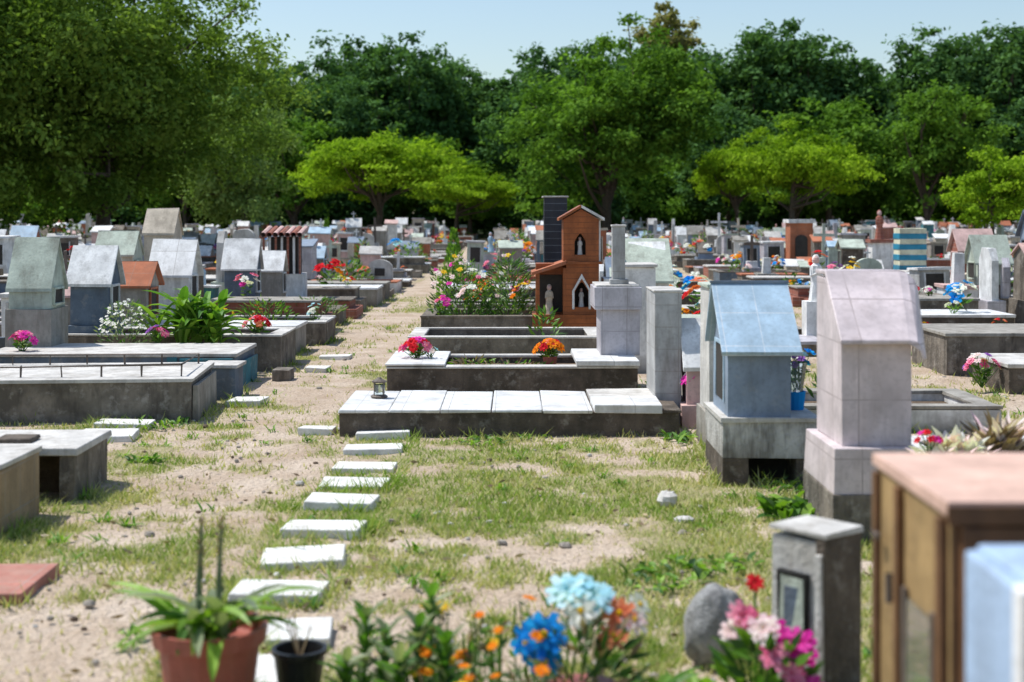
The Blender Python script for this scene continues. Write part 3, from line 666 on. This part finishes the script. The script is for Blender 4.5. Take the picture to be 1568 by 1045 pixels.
# recognisable distant monuments
def near(name, fn):
    m = MB(); m.j = .003; fn(m); m.obj(name, .005)
near('orange_tiled_niche', lambda m: (m.box(6.75, 7.3, 34.5, 35.1, -.05, 1.24, ORANGE), m.box(6.7, 7.35, 34.45, 35.15, 1.24, 1.33, WHITE), arch(m, 7.02, 34.49, .3, .04, .3, .95, DARKIN), m.box(6.9, 7.14, 34.44, 34.47, .3, .34, WHITE)))
def stripes(m):
    for i in range(11): m.box(7.3+(.0 if i % 2 else .01), 7.82-(.0 if i % 2 else .01), 26.8, 27.25, .08+i*.1, .18+i*.1, STRT if i % 2 else YELS)
    m.box(7.25, 7.87, 26.75, 27.3, -.05, .08, CONC)
near('striped_mosaic_headstone', stripes)
near('virgin_statue', lambda m: (m.box(7.55, 7.95, 29.8, 30.2, -.05, .85, WHITE), m.box(7.5, 8.0, 29.75, 30.25, .85, .92, REDBR), figure(m, 7.75, 30, .92, .62, REDBR, PINK)))
near('pale_green_house_headstone', lambda m: (m.box(6.5, 6.98, 19.9, 20.4, -.05, .45, MCONC), house(m, 6.74, 20.15, .44, .48, .45, 1.15, GREENP, GREENP, .05, .35, 'l')))
near('orange_house_headstone', lambda m: (m.box(6.75, 7.3, 21.4, 21.9, -.05, .5, BEIGE), house(m, 7.0, 21.65, .5, .5, .5, 1.22, REDBR, PINK, .05, .3, 'l')))
near('dark_roofed_headstone', lambda m: (m.box(6.75, 7.3, 18.4, 18.95, -.05, .5, NAVY), house(m, 7.02, 18.7, .5, .5, .5, 1.5, BLUE, NAVY, .05, .3, 'l')))
near('low_concrete_grave', lambda m: grave(m, 3.85, 5.7, 12.6, 13.7, .38, MCONC, CONC, 'slab')); foot(3.85, 5.7, 12.6, 13.7)
near('low_concrete_grave', lambda m: grave(m, 3.95, 5.7, 11.3, 12.2, .24, DCONC, LCONC, 'slab')); foot(3.95, 5.7, 11.3, 12.2)
bq('purple_flower_bouquet', 3.8, 11.5, .05, .14, ['pink', 'pur', 'lpk', 'mag'], 18, .26, 6, .26)
near('white_angel_statue', lambda m: (m.box(3.15, 3.4, 15.2, 15.45, -.05, .5, WHITE), figure(m, 3.27, 15.3, .5, .5, WHITE, PINK)))
far.obj('distant_graves')

# ================================================================== foreground plants and pots
def potplant():
    m = MB(); c = (-.84, 3.95, 0)
    m.lathe([(.10, 0), (.112, .02), (.138, .235), (.155, .24), (.160, .285), (.148, .285), (.138, .24), (.12, .235)], c, 36, TERRA, .006)
    m.lathe([(.13, .20), (.02, .245)], c, 14, SOIL)
    for i in range(30):
        m.strip((c[0]+U(-.07, .07), c[1]+U(-.06, .06), .25), U(0, 6.28), U(.35, 1.1), U(.2, .34), U(.032, .048), U(.7, 1.8), random.choice([G_L, G_L, G_S, G_L, G_A]), 6, .3)
    for x, h, w in ((-.865, .56, .011), (-.81, .57, .010)):
        m.tube([(x, 3.95, .24), (x-.005, 3.95, .4), (x+.004, 3.95, h)], [w, w*.9, w*.5], 6, G_S)
        for j in range(46):
            z = U(.36, h+.01); a = U(0, 6.28); m.leaf((x, 3.95, z), (math.cos(a)*.5, math.sin(a)*.5, .9), .024, .012, DRY if z > h-.13 else G_S)
    m.obj('agave_in_terracotta_pot')
potplant()
m = MB(); c = (-.62, 4.15, 0); m.lathe([(.055, 0), (.075, .14), (.082, .145), (.082, .16), (.07, .16), (.062, .1)], c, 20, BLACKP); m.lathe([(.06, .12), (.01, .13)], c, 10, SOIL)
for i in range(5): m.tube([(c[0], c[1], .12), (c[0]+U(-.05, .05), c[1]+U(-.05, .05), U(.2, .26))], .003, 3, DRY)
m.obj('black_plant_pot')
# leafy stems
m = MB()
for x, y, h in ((-.42, 4.0, .30), (-.37, 4.05, .24), (-.27, 4.0, .27), (-.24, 4.1, .33), (-.32, 3.9, .2), (-.19, 3.95, .24), (-.47, 3.95, .18)):
    m.tube([(x, y, 0), (x+.01, y, h)], .006, 5, G_A)
    for j in range(24): m.strip((x+.01*j/24, y, h*(.15+.85*j/24)), j*2.4, U(.5, 1.1), U(.06, .1), .032, U(.1, .6), random.choice([G_A, G_A, G_S, G_S]), 3)
m.obj('leafy_green_plant')
m = MB()
for i in range(48):
    x, y, h = U(-.3, .08), U(3.75, 4.35), U(.12, .28); m.tube([(x, y, 0), (x+U(-.03, .03), y, h)], .003, 3, G_A)
    if i % 2: m.flower((x, y, h+.005), (U(-.4, .4), U(-.8, 0), 1), U(.014, .026), F[random.choice(['org', 'yel', 'org'])], None, 8, 2)
    for j in range(9): m.leaf((x, y, h*U(.1, .9)), (U(-1, 1), U(-1, 1), U(0, 1)), U(.04, .08), .014, random.choice([G_S, G_A, DRY, G_D]))
m.obj('marigold_plants')
m = MB(); m.lathe([(.08, 0), (.1, .1), (.11, .13), (.095, .13)], (.19, 3.9, 0), 16, TERRA)
def ff(x, y, z, r, c, n=(0, -.6, .8), p=9, c2='yel'):
    m.tube([(.17+U(-.03, .03), 3.93, .08), (x, y, z)], .004, 4, G_A)
    m.flower((x, y, z), n, r, F[c], F[c2] if c2 else None, p, 3)
ff(.09, 3.9, .27, .066, 'blu', (-.2, -.8, .4)); ff(.045, 3.95, .235, .055, 'blu', (-.5, -.8, .2)); ff(.09, 3.9, .2, .05, 'blu', (0, -1, 0))
ff(.16, 4.0, .36, .07, 'lbl', (-.1, -.5, .8), 9, None); ff(.22, 4.0, .345, .07, 'lbl', (.2, -.6, .8), 9, None); ff(.19, 3.95, .32, .05, 'wht', (0, -.8, .5)); ff(.25, 4.05, .33, .05, 'lbl')
ff(.30, 4.0, .30, .05, 'sal', (.1, -.8, .5)); ff(.28, 3.95, .25, .045, 'sal'); ff(.34, 4.0, .28, .045, 'lpk', (.4, -.6, .6)); ff(.36, 4.05, .31, .04, 'wht', (.6, -.5, .6))
bush(m, .2, 3.95, .05, .16, .12, .22, 160, .09, .02, [G_A, G_D, G_S, DRY])
m.obj('artificial_flower_arrangement')
# weathered lumpy stone ornament
bmv = MB()
n_, m_ = 26, 18; vs = []
for k in range(m_+1):
    ph = math.pi*k/m_
    for i in range(n_):
        a = 2*math.pi*i/n_
        dx, dy, dz = math.sin(ph)*math.cos(a), math.sin(ph)*math.sin(a), math.cos(ph)
        q = 1+.8*(float(fbm(np.array(dx*2.6+7), np.array(dy*2.6+dz*3.1+3), 4))-.5)
        vs.append((.645+.098*q*dx, 4.52+.085*q*dy, .11+.15*(abs(dz)**.8)*math.copysign(1, dz)*(.9+.3*(q-1))))
bmv.add(vs, [(k*n_+i, (k+1)*n_+i, (k+1)*n_+(i+1) % n_, k*n_+(i+1) % n_) for k in range(m_) for i in range(n_)], GREYR)
bmv.obj('grey_stone_ornament', 0, True)
m = MB()
for i in range(34): m.strip((.52+U(-.14, .18), 3.95+U(-.1, .1), .03), U(0, 6.28), U(.4, 1.1), U(.14, .26), U(.028, .045), U(.6, 1.8), random.choice([G_L, G_A, G_L]), 5)
for x, y, z, r, c in ((.65, 4.0, .29, .05, 'pink'), (.70, 3.95, .27, .05, 'lpk'), (.74, 4.0, .25, .045, 'mag'), (.80, 3.95, .23, .05, 'mag'), (.81, 4.0, .18, .05, 'mag'), (.72, 3.9, .21, .045, 'pink'), (.62, 4.0, .25, .04, 'lpk'), (.70, 4.1, .36, .03, 'red'), (.77, 3.9, .16, .04, 'pink'), (.82, 3.9, .12, .045, 'mag')):
    m.tube([(.68, 3.95, 0), (x, y, z)], .004, 4, G_A); m.flower((x, y, z), (U(-.3, .3), -.7, .6), r, F[c], None, 8, 3)
bush(m, .7, 3.95, .03, .13, .1, .2, 120, .08, .03, [G_A, G_L, G_D])
m.obj('pink_lily_plant')
# broadleaf weeds and rocks on the lawn
def weed(name, x, y, r, n, L, w):
    m = MB()
    for i in range(n):
        a = U(0, 6.28); e = math.sqrt(U(0, 1))*r; m.strip((x+e*math.cos(a), y+e*math.sin(a), .0), U(0, 6.28), U(.3, 1.1), L*U(.7, 1.2), w*U(.8, 1.2), U(.4, 1.2), random.choice([G_A, G_L, G_L, G_D]), 4)
    m.obj(name)
weed('broadleaf_weed', 1.36, 6.75, .16, 70, .13, .055); weed('broadleaf_weed', .62, 5.62, .18, 40, .06, .03); weed('broadleaf_weed', .85, 5.75, .14, 30, .06, .03); weed('broadleaf_weed', .55, 5.45, .12, 22, .05, .03)
weed('broadleaf_weed', -2.1, 8.2, .1, 30, .07, .025); weed('broadleaf_weed', 1.05, 8.95, .1, 26, .09, .03); weed('broadleaf_weed', -.2, 8.9, .16, 40, .06, .02); weed('broadleaf_weed', -2.5, 9.65, .3, 120, .08, .02); weed('broadleaf_weed', 1.5, 7.35, .18, 60, .07, .02)
m = MB(); m.blob((.765, 7.0, .02), .05, LCONC, 9, 6, (1.1, 1, .9), .14); m.obj('small_rock')
m = MB(); m.blob((.80, 6.6, .01), .035, LCONC, 8, 5, (1.5, 1, .5), .14); m.obj('small_rock')

# ================================================================== ground, grass
def grass_amount(x, y):
    n = fbm(x*.9+3.1, y*.9+8.7, 5)
    n2 = fbm(x*4.5+1.1, y*4.5, 3)
    a = .49+(n-.5)*2.6+(n2-.5)*2.5
    for k in range(-3, 4):
        a = a-.40*np.exp(-((x+1.65-k*P)/.38)**2)
    a = a+.20*np.exp(-((x-.35)/1.0)**2-((y-8.0)/1.3)**2)
    a = a+.30*np.exp(-((x+.62)/.3)**2-((y-7.3)/1.8)**2)
    a = a-.30*np.exp(-((x+1.5)/.8)**2-((y-4.8)/1.6)**2)
    a = a-.22*np.exp(-((x-.2)/.9)**2-((y-5.3)/.7)**2)
    return np.clip(a, 0, 1)
def spaced(a, b, d, far0, far1, g):
    c = list(np.arange(a, b+1e-6, d)); s = d; v = c[-1]
    while v < far1: s *= g; v += s; c.append(v)
    s = d; v = c[0]; pre = []
    while v > far0: s *= g; v -= s; pre.append(v)
    return np.array(pre[::-1]+c)
gx = spaced(-6, 6, .06, -500, 500, 1.16); gy = spaced(2.5, 15, .06, -60, 900, 1.12)
XX, YY = np.meshgrid(gx, gy, indexing='ij')
nearw = np.clip((40-YY)/25, 0, 1)
ZZ = ((fbm(XX*1.3, YY*1.3, 4)-.5)*.04+(fbm(XX*9, YY*9, 2)-.5)*.022)*nearw-.004
V = np.stack([XX, YY, ZZ], -1).reshape(-1, 3)
nx, ny = len(gx), len(gy)
I = np.arange(nx*ny).reshape(nx, ny)
Fq = np.stack([I[:-1, :-1], I[1:, :-1], I[1:, 1:], I[:-1, 1:]], -1).reshape(-1, 4)
GM, nt, out = newmat('sandy_lawn')
a = N(nt, 'ShaderNodeAttribute'); a.attribute_name = 'tint'
geo = N(nt, 'ShaderNodeNewGeometry'); Ps = geo.outputs['Position']
d1 = noise_(nt, Ps, 22, 4, .7); d2 = noise_(nt, Ps, 120, 2, .7); d3 = noise_(nt, Ps, 2.2, 4, .6); d4 = noise_(nt, Ps, 45, 3, .75)
f = math_(nt, 'ADD', a.outputs['Fac'], math_(nt, 'MULTIPLY', math_(nt, 'SUBTRACT', d1, .5), 1.5))
f = ramp(nt, f, .3, .8)
sand = mixc(nt, ramp(nt, d3, .35, .65), (.50, .385, .28), (.67, .555, .44))
sand = mixc(nt, math_(nt, 'MULTIPLY', ramp(nt, d4, .5, .7), .7), sand, (.28, .195, .125))
gr = mixc(nt, ramp(nt, d4, .35, .7), (.38, .34, .15), (.20, .23, .065))
gr = mixc(nt, math_(nt, 'MULTIPLY', ramp(nt, d3, .4, .7), .5), gr, (.44, .38, .22))
cc = mixc(nt, math_(nt, 'MULTIPLY', f, .8), sand, gr)
cc = mixc(nt, math_(nt, 'MULTIPLY', ramp(nt, d2, .52, .75), .45), cc, (.14, .095, .05))
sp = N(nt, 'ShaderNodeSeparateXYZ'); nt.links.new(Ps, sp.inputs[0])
cc = mixc(nt, ramp(nt, sp.outputs[1], 70., 92.), cc, (.05, .07, .025))     # dark grass below the tree belt, shade of the trees painted into the soil
b = N(nt, 'ShaderNodeBsdfPrincipled'); nt.links.new(cc, b.inputs['Base Color']); b.inputs['Roughness'].default_value = .95; b.inputs['Specular IOR Level'].default_value = .1
bp = N(nt, 'ShaderNodeBump'); bp.inputs['Strength'].default_value = 1.; bp.inputs['Distance'].default_value = .035
nt.links.new(math_(nt, 'ADD', d1, math_(nt, 'MULTIPLY', d4, .6)), bp.inputs['Height']); nt.links.new(bp.outputs[0], b.inputs['Normal']); nt.links.new(b.outputs[0], out.inputs[0])
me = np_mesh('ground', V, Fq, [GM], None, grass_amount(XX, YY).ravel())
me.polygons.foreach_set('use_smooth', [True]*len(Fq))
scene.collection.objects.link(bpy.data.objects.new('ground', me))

GB = leafmat('grass_blade', (.62, .55, .30), (.20, .31, .05), True, .25, .6, False)
rg = np.random.default_rng(5)
n = 400000
D = np.exp(rg.uniform(np.log(3.2), np.log(26), n)); x = rg.uniform(-.45, .45, n)*D*1.02
am = grass_amount(x, D)
tall = np.zeros(n); inside = np.zeros(n, bool)
for (x0, x1, y0, y1) in rects:
    dx = np.maximum(np.maximum(x0-x, x-x1), 0); dy = np.maximum(np.maximum(y0-D, D-y1), 0)
    ds = np.hypot(dx, dy); inside |= ds < .004
    tall = np.maximum(tall, np.exp(-(ds/.07)**2))
cl = fbm(x*6, D*6, 2)
keep = (rg.random(n) < np.clip(am**1.3*1.0+tall*.5*(cl > .5)+.02, 0, 1)) & ~inside
x = x[keep]; D = D[keep]; am = am[keep]; tall = tall[keep]; cl = cl[keep]; n = len(x)
h = (rg.uniform(.008, .026, n)+.014*am*cl)*(1+tall*2.2*(cl > .48))
w = (.0025+.00042*D)*rg.uniform(.7, 1.3, n)
an = rg.uniform(0, 6.283, n); la = rg.uniform(0, 6.283, n); ln = rg.uniform(.3, 1.6, n)*h
B0 = np.stack([x-np.cos(an)*w, D-np.sin(an)*w, np.full(n, -.012)], -1); B1 = np.stack([x+np.cos(an)*w, D+np.sin(an)*w, np.full(n, -.012)], -1)
T = np.stack([x+np.cos(la)*ln, D+np.sin(la)*ln, h], -1)
V = np.stack([B0, B1, T], 1).reshape(-1, 3); Ft = np.arange(3*n).reshape(n, 3)
tint = np.clip(rg.normal(.15, .28, n)+am*.6*np.clip(fbm(x*2.1, D*2.1, 3)*2.1-.4, 0, 1.4)+tall*.4, 0, 1)
me = np_mesh('grass', V, Ft, [GB], None, np.repeat(tint, 3)); scene.collection.objects.link(bpy.data.objects.new('grass', me))
# pebbles, clods and fallen leaves
def clear(xx, y): return not any(a0 < xx < a1 and b0 < y < b1 for a0, a1, b0, b1 in rects)
m = MB()
for i in range(700):
    y = math.exp(U(math.log(3.4), math.log(16))); xx = U(-.45, .45)*y
    if not clear(xx, y): continue
    r = U(.004, .013)*random.choice([1, 1, 1, 1, 1.8]); m.blob((xx, y, r*.3), r, random.choice([SANDP, SANDP, SOIL, LCONC]), 6, 4, (U(.8, 1.5), U(.8, 1.3), .7), .15)
m.obj('scattered_pebbles')
m = MB()
for i in range(1100):
    y = math.exp(U(math.log(3.4), math.log(16))); xx = U(-.45, .45)*y
    if not clear(xx, y): continue
    a = U(0, 6.28); m.leaf((xx, y, U(.004, .02)), (math.cos(a), math.sin(a), U(-.1, .4)), U(.02, .06), U(.01, .02), DRY)
m.obj('fallen_leaves')
m = MB()
for i in range(260):      # little weed tufts
    y = math.exp(U(math.log(3.6), math.log(18))); xx = U(-.4, .4)*y
    if not clear(xx, y): continue
    for j in range(random.randint(6, 16)): m.strip((xx+U(-.03, .03), y+U(-.03, .03), 0), U(0, 6.28), U(.3, 1.3), U(.03, .08), U(.006, .016), U(.2, 1.3), random.choice([G_A, G_L, G_L]), 3)
m.obj('weed_tufts')

# ================================================================== trees
def tube_np(pts, rad, k=6):
    pts = np.array(pts, float); vs = []
    for i, p in enumerate(pts):
        d = pts[min(i+1, len(pts)-1)]-pts[max(i-1, 0)]; d /= np.linalg.norm(d)+1e-9
        u = np.cross(d, [.31, .92, .11]); u /= np.linalg.norm(u)+1e-9; w = np.cross(d, u)
        for j in range(k):
            a = 2*math.pi*j/k; vs.append(p+(u*math.cos(a)+w*math.sin(a))*rad[i])
    fs = [(i*k+j, i*k+(j+1) % k, (i+1)*k+(j+1) % k, (i+1)*k+j) for i in range(len(pts)-1) for j in range(k)]
    return np.array(vs), np.array(fs)
def tree_mesh(name, seed, H, R, base, ncl, nleaf, ls, leafm, trunk_r=.25, cs=(.14, .26), zsq=.6, lobes=5, droop=0., skirt=.7, nl=16):
    r = np.random.default_rng(seed)
    cz = (H+base)/2; hz = (H-base)/2
    ld = r.normal(size=(lobes, 3)); ld /= np.linalg.norm(ld, axis=1)[:, None]; ld[:, 2] = ld[:, 2]*.75+.1
    lr = r.uniform(.36, .56, lobes)
    li = r.integers(0, lobes, ncl)
    dirs = r.normal(size=(ncl, 3)); dirs /= np.linalg.norm(dirs, axis=1)[:, None]
    C = ld[li]*.56+dirs*(lr[li]*r.uniform(.25, 1.12, ncl)**.6)[:, None]
    C = np.concatenate([C, dirs[:ncl//3]*r.uniform(0, .85, ncl//3)[:, None]])
    q = np.linalg.norm(C, axis=1); C = C/np.maximum(1, q/1.06)[:, None]
    k = np.where(C[:, 2] < 0, 1/np.sqrt(np.clip(1-skirt*C[:, 2]**2, .2, 1)), 1.)
    C[:, 0] *= k; C[:, 1] *= k
    ncl = len(C)
    C = C*np.array([R, R, hz])+np.array([0, 0, cz])
    size = r.uniform(cs[0], cs[1], ncl)*R*.62; ctint = r.normal(.42, .2, ncl)
    ci = r.integers(0, ncl, nleaf)
    # each clump is a few twigs: leaves scatter around short lines, ragged rather than round
    tw = r.normal(size=(ncl, 5, 3)); tw /= np.linalg.norm(tw, axis=2)[:, :, None]; tw[:, :, 2] = tw[:, :, 2]*.6+.12-droop
    ti = r.integers(0, 5, nleaf)
    o = tw[ci, ti]*r.uniform(-.2, 1.7, nleaf)[:, None]+r.normal(size=(nleaf, 3))*.36
    out_ = o/(np.linalg.norm(o, axis=1)[:, None]+1e-6)
    o = o*size[ci][:, None]*np.array([1, 1, zsq])
    p = C[ci]+o
    nr = r.normal(size=(nleaf, 3))*.6+out_*.45+np.array([0, 0, .75]); nr /= np.linalg.norm(nr, axis=1)[:, None]
    a = np.cross(nr, r.normal(size=(nleaf, 3))); a /= np.linalg.norm(a, axis=1)[:, None]; b = np.cross(nr, a)
    s = ls*r.uniform(.6, 1.3, nleaf)[:, None]
    LV = np.stack([p-a*s*.6, p-b*s*.34+nr*s*.1, p+a*s*.6, p+b*s*.34+nr*s*.1], 1).reshape(-1, 3)
    LF = np.arange(4*nleaf).reshape(nleaf, 4)
    tint = np.repeat(np.clip(ctint[ci]+r.normal(0, .18, nleaf), 0, 1), 4)
    VS = [LV]; FS = [LF]; MI = [np.zeros(nleaf)]; n0 = len(LV)
    def addt(pts, rad):
        nonlocal n0
        v, f_ = tube_np(pts, rad); VS.append(v); FS.append(f_+n0); MI.append(np.ones(len(f_))); n0 += len(v)
    top = np.array([r.uniform(-.1, .1)*R, r.uniform(-.1, .1)*R, cz+.3*hz]); fork = np.array([r.uniform(-.05, .05)*R, 0, max(base*.8, 1.2)])
    addt([(0, 0, -.1), fork*.5, fork, (fork+top)/2+r.normal(size=3)*.1, top], [trunk_r*1.25, trunk_r, trunk_r*.85, trunk_r*.5, trunk_r*.15])
    for i in range(nl):
        t = C[r.integers(0, ncl)]; s0 = fork+(top-fork)*r.uniform(0, .6)
        mid = s0*.45+t*.55+np.array([0, 0, -.06*R])+r.normal(size=3)*.05*R
        addt([s0, mid, t], [trunk_r*.45, trunk_r*.25, trunk_r*.07])
    V = np.concatenate(VS); Fc = np.concatenate(FS); mi = np.concatenate(MI)
    tt = np.full(len(V), .5); tt[:len(tint)] = tint
    return np_mesh(name, V, Fc, [leafm, BARK], mi, tt)
LM_dark = leafmat('foliage_dark', (.045, .10, .035), (.13, .25, .075), gloss=False, trans=.25)
LM_mid = leafmat('foliage_mid', (.06, .13, .02), (.19, .34, .05), gloss=False)
LM_lime = leafmat('foliage_lime', (.12, .22, .015), (.31, .46, .035), gloss=False)
LM_near = leafmat('foliage_near', (.07, .13, .022), (.23, .34, .07), gloss=False)
LM_euc = leafmat('foliage_eucalyptus', (.17, .17, .06), (.38, .34, .15), gloss=False)
LM_will = leafmat('foliage_willow', (.11, .18, .055), (.27, .37, .12), gloss=False)
dk = [tree_mesh('poplar_mesh', 20+i, 15, 5.2, .8, 200, 20000, .36, LM_dark, .3, (.14, .26), .8, 9) for i in range(3)]
md = [tree_mesh('mid_tree_mesh', 40+i, 11, 5.2, .6, 170, 18000, .30, LM_mid, .28, (.14, .26), .75, 9) for i in range(2)]
sh = [tree_mesh('undergrowth_mesh', 47+i, 4.2, 3.6, -.6, 90, 8000, .28, LM_mid if i else LM_dark, .06, (.2, .32), .8, 7) for i in range(2)]
par = bpy.data.objects.new('distant_tree_line', None); scene.collection.objects.link(par)
def inst(me, name, x, y, sx, sz, parent=None):
    o = bpy.data.objects.new(name, me); scene.collection.objects.link(o); o.location = (x, y, 0); o.scale = (sx, sx, sz); o.rotation_euler = (0, 0, U(0, 6.28))
    if parent: o.parent = parent
    return o
def px(p, d): return (p-784)*d/2178
# far tree belt: bearing, distance, crown height
belt = [(-150, 104, -20), (-20, 106, 10), (90, 104, 5), (190, 108, 30), (285, 106, 50), (370, 108, 66), (450, 104, 72), (530, 106, 26), (615, 104, 36), (690, 108, 66), (765, 106, 92), (850, 108, 42), (930, 110, 38), (1010, 112, 42), (1090, 108, 50), (1160, 104, 14), (1235, 104, 22), (1305, 108, 58), (1370, 112, 84), (1440, 102, 26), (1520, 98, 10), (1610, 98, 8), (1720, 104, 20)]
for i, (p, d, topy) in enumerate(belt):
    h = 1.42+(330-topy)*d/2178
    inst(random.choice(dk), 'far_tree', px(p, d), d, h/15*U(.85, 1.0), h/15*1.0, par)
    if i+1 < len(belt):
        p2, d2, t2 = belt[i+1]; pm = (p+p2)/2; dm = 113; tm = max(topy, t2)+U(0, 14); h = 1.42+(330-tm)*dm/2178
        inst(random.choice(dk+md[:1]), 'far_tree', px(pm, dm), dm, h/15*.9, h/15*1.0, par)
for p in range(-120, 1750, 95):
    d = U(88, 97); inst(random.choice(md+dk), 'under_tree', px(p+U(-25, 25), d), d, U(.62, .85), U(.5, .8), par)
for p in range(-100, 1750, 75):
    d = 124; inst(random.choice(dk), 'back_tree', px(p, d), d, .9, U(.62, .85), par)
for p in range(-150, 1800, 62):
    d = U(90, 104); inst(random.choice(sh), 'undergrowth', px(p+U(-15, 15), d), d, U(.8, 1.2), U(.7, 1.15), par)
inst(tree_mesh('euc', 77, 20.6, 4.4, 8, 110, 14000, .42, LM_euc, .3, (.18, .34), .7, 6), 'eucalyptus_tree', px(1030, 128), 128, 1.0, 1.0)
inst(tree_mesh('a', 51, 11.6, 5.9, .4, 260, 42000, .24, LM_mid, .3, (.13, .25), .6, 11, nl=26), 'broadleaf_tree', px(930, 75), 75, 1, 1)
um = [tree_mesh('u%d' % i, 61+i, 5.7, 4.9, 1.7, 150, 19000, .2, LM_lime, .2, (.14, .24), .42, 9) for i in range(2)]
inst(um[0], 'umbrella_shaped_tree', px(575, 70), 70, 1.0, 1.0); inst(um[1], 'umbrella_shaped_tree', px(1215, 70), 70, .85, 1.04); inst(um[1], 'umbrella_shaped_tree', px(700, 82), 82, .7, .8)
inst(um[0], 'umbrella_shaped_tree', px(1125, 80), 80, .6, 1.0)
inst(tree_mesh('s', 71, 4.15, 1.9, .5, 80, 9000, .14, LM_lime, .08, (.18, .34), .7, 6), 'young_tree', px(1520, 50), 50, 1, 1)
inst(md[0], 'broadleaf_tree', px(1270, 88), 88, .95, .87); inst(md[1], 'broadleaf_tree', px(1420, 84), 84, .8, .9); inst(md[1], 'broadleaf_tree', px(450, 86), 86, .9, .75)
NT = tree_mesh('n', 81, 10.6, 6.0, .3, 330, 90000, .15, LM_near, .28, (.12, .24), .8, 12, .25, .8, 30)
inst(NT, 'large_shade_tree', px(150, 43), 43, 1.0, 1.0); inst(NT, 'large_shade_tree', px(-60, 38), 38, .9, 1.0)
inst(tree_mesh('w', 91, 6.8, 2.5, .1, 110, 18000, .15, LM_will, .15, (.2, .34), 1.1, 7, .5), 'willow_tree', px(375, 56), 56, 1.0, 1.0)
# small cypress-like shrubs between graves
m = MB()
for cx, cy, h in ((px(695, 31), 31, .98), (px(860, 60), 60, 1.3), (px(500, 50), 50, 1.2)):
    for i in range(500):
        t = U(0, 1)**1.3; a = U(0, 6.28); rr = .2*(1-t)*U(.6, 1.2)+.02; m.leaf((cx+rr*math.cos(a), cy+rr*math.sin(a), .1+h*t), (math.cos(a)*.5, math.sin(a)*.5, 1), .11, .05, random.choice([G_A, G_L]))
m.obj('cypress_shrub')
m = MB()
for i in range(46):
    d = U(18, 75); k = random.choice([-3, -2, -1, 0, 0, 1, 2, 3]); cx = -1.6+k*P+random.choice([-1, 1])*U(.9, 2.2)
    bush(m, cx, d, .1, U(.25, .5), .3, U(.3, .8), 130, .14, .05, [G_A, G_L, G_D, G_S])
m.obj('cemetery_shrubs')

# ================================================================== light, world, camera
el = math.radians(62); az = math.radians(-68)      # azimuth from +Y, negative = to the left
sd = Vector((math.sin(az)*math.cos(el), math.cos(az)*math.cos(el), math.sin(el)))
sl = bpy.data.lights.new('sun', 'SUN'); sl.energy = 5.0; sl.angle = math.radians(.5); sl.color = (1, .975, .935)
so = bpy.data.objects.new('sun', sl); scene.collection.objects.link(so); so.rotation_euler = sd.to_track_quat('Z', 'Y').to_euler(); so.location = (-20, 10, 40)
w = bpy.data.worlds.new('World'); scene.world = w; w.use_nodes = True; nt = w.node_tree
bg = nt.nodes['Background']; sk = nt.nodes.new('ShaderNodeTexSky'); sk.sky_type = 'NISHITA'; sk.sun_disc = False
sk.sun_elevation = el; sk.sun_rotation = az; sk.air_density = 1.2; sk.dust_density = 1.0; sk.ozone_density = 2.5
nt.links.new(sk.outputs[0], bg.inputs[0]); bg.inputs[1].default_value = .15
cam = bpy.data.cameras.new('camera'); co = bpy.data.objects.new('camera', cam); scene.collection.objects.link(co)
co.location = (0, 0, 1.42); co.rotation_euler = (math.pi/2, 0, 0)
cam.lens = 50; cam.sensor_width = 36; cam.shift_y = -192/1568; cam.clip_end = 3000; cam.clip_start = .05
cam.dof.use_dof = True; cam.dof.focus_distance = 12.0; cam.dof.aperture_fstop = 2.4
scene.camera = co
scene.view_settings.view_transform = 'Standard'; scene.view_settings.look = 'None'; scene.view_settings.exposure = 0
print('verts', sum(len(o.data.vertices) for o in bpy.data.objects if o.type == 'MESH'), 'objs', len(bpy.data.objects))
